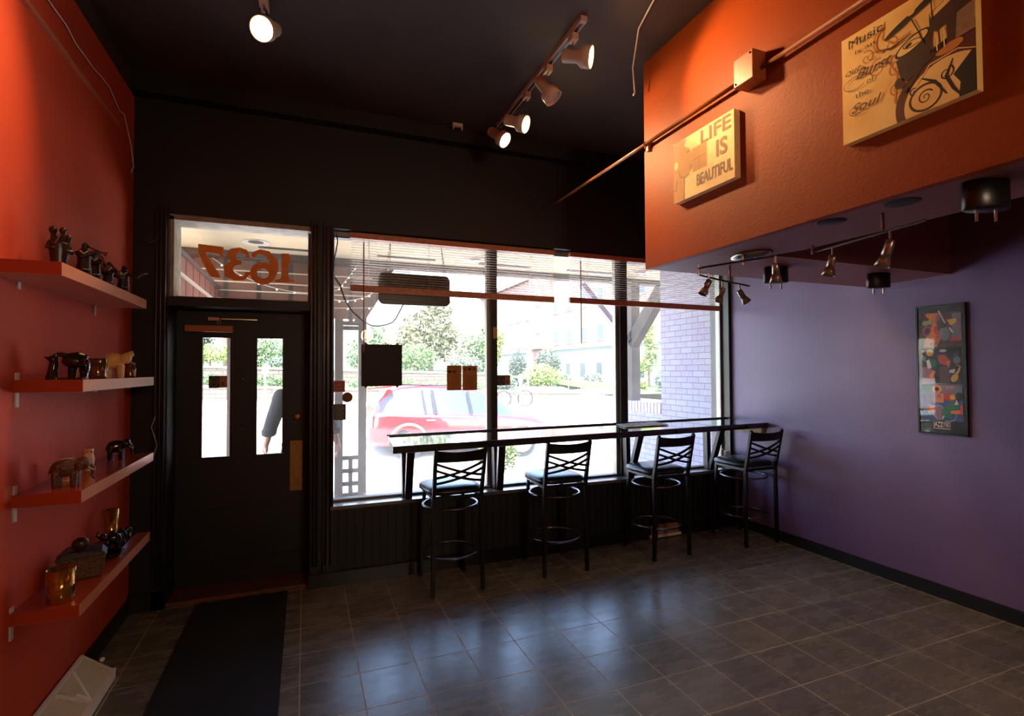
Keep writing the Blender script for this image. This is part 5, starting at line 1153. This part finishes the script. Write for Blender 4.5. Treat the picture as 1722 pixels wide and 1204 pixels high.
# red car
CX, CY = 1.30, 12.1
def car():
    slope = -.043; ang = math.atan(slope)
    zg = gz(1.8, 12.3)
    t = thing('red_car', 'red crossover car parked across the sidewalk, seen from its side', 'car', (CX, CY, zg)); 
    Mx = Matrix.Translation((CX, CY, zg + .02)) @ Matrix.Rotation(-ang, 4, 'Y')
    T = lambda x, y, z: Mx @ Vector((x, y + .95, z))
    M_paint = mat('car_red_paint', (158, 20, 28), .25, coat=1.0); M_cg = mat('car_tinted_glass', (44, 54, 66), .05, spec=1.0); M_tr = mat('car_trim_grey', (120, 108, 104), .5)
    #  x, zbottom, zbelt, zroof, halfwidth belt, halfwidth roof
    S = [(0.0, .45, .80, .82, .74, .60), (.06, .34, .95, 1.00, .86, .66), (.22, .30, 1.04, 1.30, .92, .64), (.45, .28, 1.06, 1.56, .94, .66), (.75, .26, 1.05, 1.66, .95, .68), (1.2, .25, 1.04, 1.70, .955, .70), (1.9, .25, 1.03, 1.70, .96, .70), (2.5, .25, 1.02, 1.66, .96, .70),
         (2.9, .25, 1.01, 1.55, .955, .68), (3.25, .25, 1.00, 1.36, .95, .66), (3.55, .25, .99, 1.14, .94, .68), (3.72, .26, .98, 1.03, .93, .70), (4.1, .28, .93, .98, .91, .66), (4.4, .30, .86, .90, .86, .60), (4.6, .36, .74, .78, .76, .50), (4.70, .45, .62, .64, .60, .40)]
    mb = MB(); rings = []
    for (x, zb, zl, zr, wb, wr_) in S:
        zm = (zb + zl) / 2
        half = [(wb * .90, zb), (wb * .99, zb + .12), (wb * 1.0, zm + .05), (wb * .985, zl - .10), (wb * .96, zl), (wb * .93, zl + .015 * (zr - zl > .2)), (wr_ + .04, zr - .07 * (zr - zl > .2)), (wr_ * .9, zr - .01), (wr_ * .5, zr + .015)]
        rings.append([T(x, -w, z) for w, z in half] + [T(x, w, z) for w, z in half[::-1]])
    k = len(rings[0]); vs = [v for r in rings for v in r]; fs = []
    o_ = len(mb.v); mb.v += [tuple(v) for v in vs]
    for i in range(len(S) - 1):
        for j in range(k):
            a = (i * k + j, i * k + (j + 1) % k, (i + 1) * k + (j + 1) % k, (i + 1) * k + j)
            gl = (j == 5 or j == k - 7) and 2 <= i <= 9
            wind = j in (6, 7, 8, 9, 10) and 8 <= i <= 10
            if j == k - 1: mi = 2
            else: mi = 1 if (gl or wind) else 0
            mb.f.append(a); mb.m.append(mi)
    mb.f.append(tuple(range(k))[::-1]); mb.m.append(0); mb.f.append(tuple((len(S) - 1) * k + j for j in range(k))); mb.m.append(0)
    mb.build('body', [M_paint, M_cg, M_tr], t, smooth=True)
    for wx in (.92, 3.78):
        for s, y in ((-1, -.95), (1, .95)):
            c = T(wx, y, .36); e = T(wx, y - s * .24, .36); q = T(wx, y + s * .012, .36)
            MB().tube([T(wx + .44 * math.cos(a), y + s * .012, .36 + .44 * math.sin(a)) for a in [PI * i / 14 for i in range(15)]], .035, 8).build('arch_trim', M_tr, t, smooth=True)
            w = MB().cyl(e, c, .36, n=28).build('wheel', M_ty, t)
            wd = MB().cyl(T(wx, y - .02 * s, .36), q, .25, n=28); wd.build('rim', M_steel, w)
            sp_ = MB()
            for i in range(5):
                a = 2 * PI * i / 5 + .3; sp_.bar(T(wx, y + s * .02, .36), T(wx + .24 * math.cos(a), y + s * .02, .36 + .24 * math.sin(a)), .05, .02, (0, 1, 0))
            sp_.build('rim_spokes', M_steel, w)
    for hx in (1.42, 2.55): MB().bar(T(hx - .11, -.975, .90), T(hx + .11, -.975, .90), .03, .03).build('door_handle', M_steel, t, bevel=.008)
    for px, l in ((1.52, .07), (1.30, .03), (2.42, .05)): MB().extr([T(px, -.945, 1.05), T(px + l, -.945, 1.05), T(px + l - .10, -.775, 1.60), T(px - .10, -.775, 1.60)], T(0, .012, 0) - T(0, 0, 0)).build('window_pillar', M_blackp, t)
    MB().extr([T(-.01, -.80, .72), T(.10, -.90, .72), T(.10, -.90, 1.00), T(.0, -.76, 1.02)], T(0, .1, 0) - T(0, 0, 0)).build('tail_lamp', mat('tail_lamp_red', (220, 60, 50), .2), t)
    MB().sph(T(2.95, -1.02, 1.10), (.10, .09, .07), 12).build('wing_mirror', M_paint, t, smooth=True)
    MB().obox(T(4.42, -.68, .70), (.30, .26, .10), (0, -.1, .35)).build('headlamp', mat('headlamp_lens', (210, 214, 220), .1), t, bevel=.03)
    for px in (1.35, 2.50): MB().bar(T(px, -.962, .42), T(px + .02, -.94, 1.02), .006, .006).build('door_seam', M_blackp, t)
    MB().bar(T(-.05, -.5, 1.58), T(.5, -.5, 1.66), .6, .03, (0, 1, 0)).build('spoiler', M_paint, t)
    MB().bar(T(.4, -.62, 1.70), T(2.6, -.62, 1.72), .03, .03).build('roof_rail', M_blackp, t)
car()

# ================================================================== PERSON ON THE PORCH
def person(px, py, pz):
    t = thing('person', 'person in a dark rolled-sleeve shirt standing outside the second door lite', 'person', (px, py, pz))
    skin = mat('skin', (176, 124, 100), .5); shirt = mat('charcoal_speckled_shirt', (34, 33, 36), .8, noise=.4, nscale=40); trs = mat('dark_trousers', (44, 46, 56), .8); hairm = mat('dark_hair', (36, 28, 24), .6, noise=.4, nscale=80); shoe = mat('brown_shoes', (60, 44, 36), .5)
    P = lambda x, y, z: (px + x, py + y, pz + z)
    b = MB()
    def limb(mb, pts, r): 
        q = [P(*p) for p in pts]; mb.tube(q, r, 14)
        for p, rr_ in zip(q, r): mb.sph(p, rr_ * .995, 12)
    # skin body: one figure
    limb(b, [(0, 0, .95), (0, 0, 1.10), (0, 0, 1.28), (0, .005, 1.42)], [.13, .115, .13, .115]); b.sph(P(-.08, 0, .95), (.10, .10, .12), 14); b.sph(P(.08, 0, .95), (.10, .10, .12), 14); b.sph(P(0, 0, 1.40), (.19, .09, .08), 14)
    limb(b, [(0, .0, 1.46), (0, -.005, 1.56)], [.058, .055])
    b.sph(P(0, -.012, 1.665), (.075, .092, .112), 18); b.sph(P(0, -.04, 1.60), (.055, .06, .055), 12); b.sph(P(0, -.108, 1.655), (.012, .018, .022), 8)
    for s in (-1, 1):
        b.sph(P(s * .077, .005, 1.665), (.010, .022, .032), 8)
        limb(b, [(s * .09, 0, .90), (s * .10, 0, .50), (s * .10, .01, .10)], [.085, .058, .042]); b.sph(P(s * .10, -.05, .045), (.045, .12, .04), 12)
        sh = (s * .185, 0, 1.415); el = (s * .265, .02, 1.17); wr_ = (s * .315, -.02, .965)
        limb(b, [sh, el, wr_], [.052, .041, .028])
        hx = wr_[0] + s * .005; hy = wr_[1] - .005; hz = wr_[2]
        limb(b, [(hx, hy, hz - .01), (hx + s * .004, hy - .006, hz - .055)], [.026, .032]); b.sph(P(hx, hy, hz - .05), (.022, .042, .045), 12)
        for i, (oy, l) in enumerate(((-.034, .066), (-.012, .076), (.010, .070), (.031, .056))):
            limb(b, [(hx + s * .002, hy + oy, hz - .085), (hx + s * .000, hy + oy * 1.05, hz - .085 - l * .5), (hx - s * .016, hy + oy * 1.05, hz - .085 - l)], [.0095, .0088, .0075])
        limb(b, [(hx - s * .004, hy - .035, hz - .035), (hx - s * .008, hy - .062, hz - .062), (hx - s * .014, hy - .070, hz - .092)], [.012, .010, .0085])
    b.build('body', skin, t, remesh=.0085, smoothmod=2)
    e = MB()
    for s in (-1, 1): e.sph(P(s * .030, -.094, 1.685), .011, 10)
    e.build('eyes', mat('eye_dark', (40, 34, 32), .2), t, smooth=True)
    MB().sph(P(0, -.098, 1.612), (.024, .010, .007), 10).build('mouth', mat('lips', (150, 84, 76), .5), t, smooth=True)
    h = MB(); h.sph(P(0, .012, 1.695), (.086, .098, .098), 16); h.sph(P(0, .045, 1.65), (.078, .065, .09), 12); h.build('hair', hairm, t, remesh=.008)
    c = MB()
    limb(c, [(0, 0, .93), (0, 0, 1.08), (0, 0, 1.26), (0, .005, 1.40)], [.165, .150, .160, .125]); c.sph(P(0, 0, 1.41), (.215, .11, .075), 14); c.sph(P(0, 0, .95), (.19, .13, .10), 14)
    for s in (-1, 1):
        sh = (s * .185, 0, 1.41); el = (s * .265, .02, 1.17); cf = (s * .29, .0, 1.085)
        limb(c, [sh, el, cf], [.078, .068, .062]); c.sph(P(*cf), (.074, .074, .03), 14); c.sph(P(cf[0] - s * -.004, cf[1], cf[2] - .03), (.068, .068, .028), 14)
    c.build('shirt', shirt, t, remesh=.012, smoothmod=2)
    q = MB()
    q.sph(P(0, 0, .90), (.185, .125, .12), 14)
    for s in (-1, 1): limb(q, [(s * .09, 0, .88), (s * .10, 0, .50), (s * .105, .01, .08)], [.105, .080, .066])
    q.build('trousers', trs, t, remesh=.012, smoothmod=2)
    for s in (-1, 1): MB().sph(P(s * .10, -.05, .045), (.052, .135, .045), 14).build('shoe', shoe, t, smooth=True)
person(-.02, 5.45, -.05)
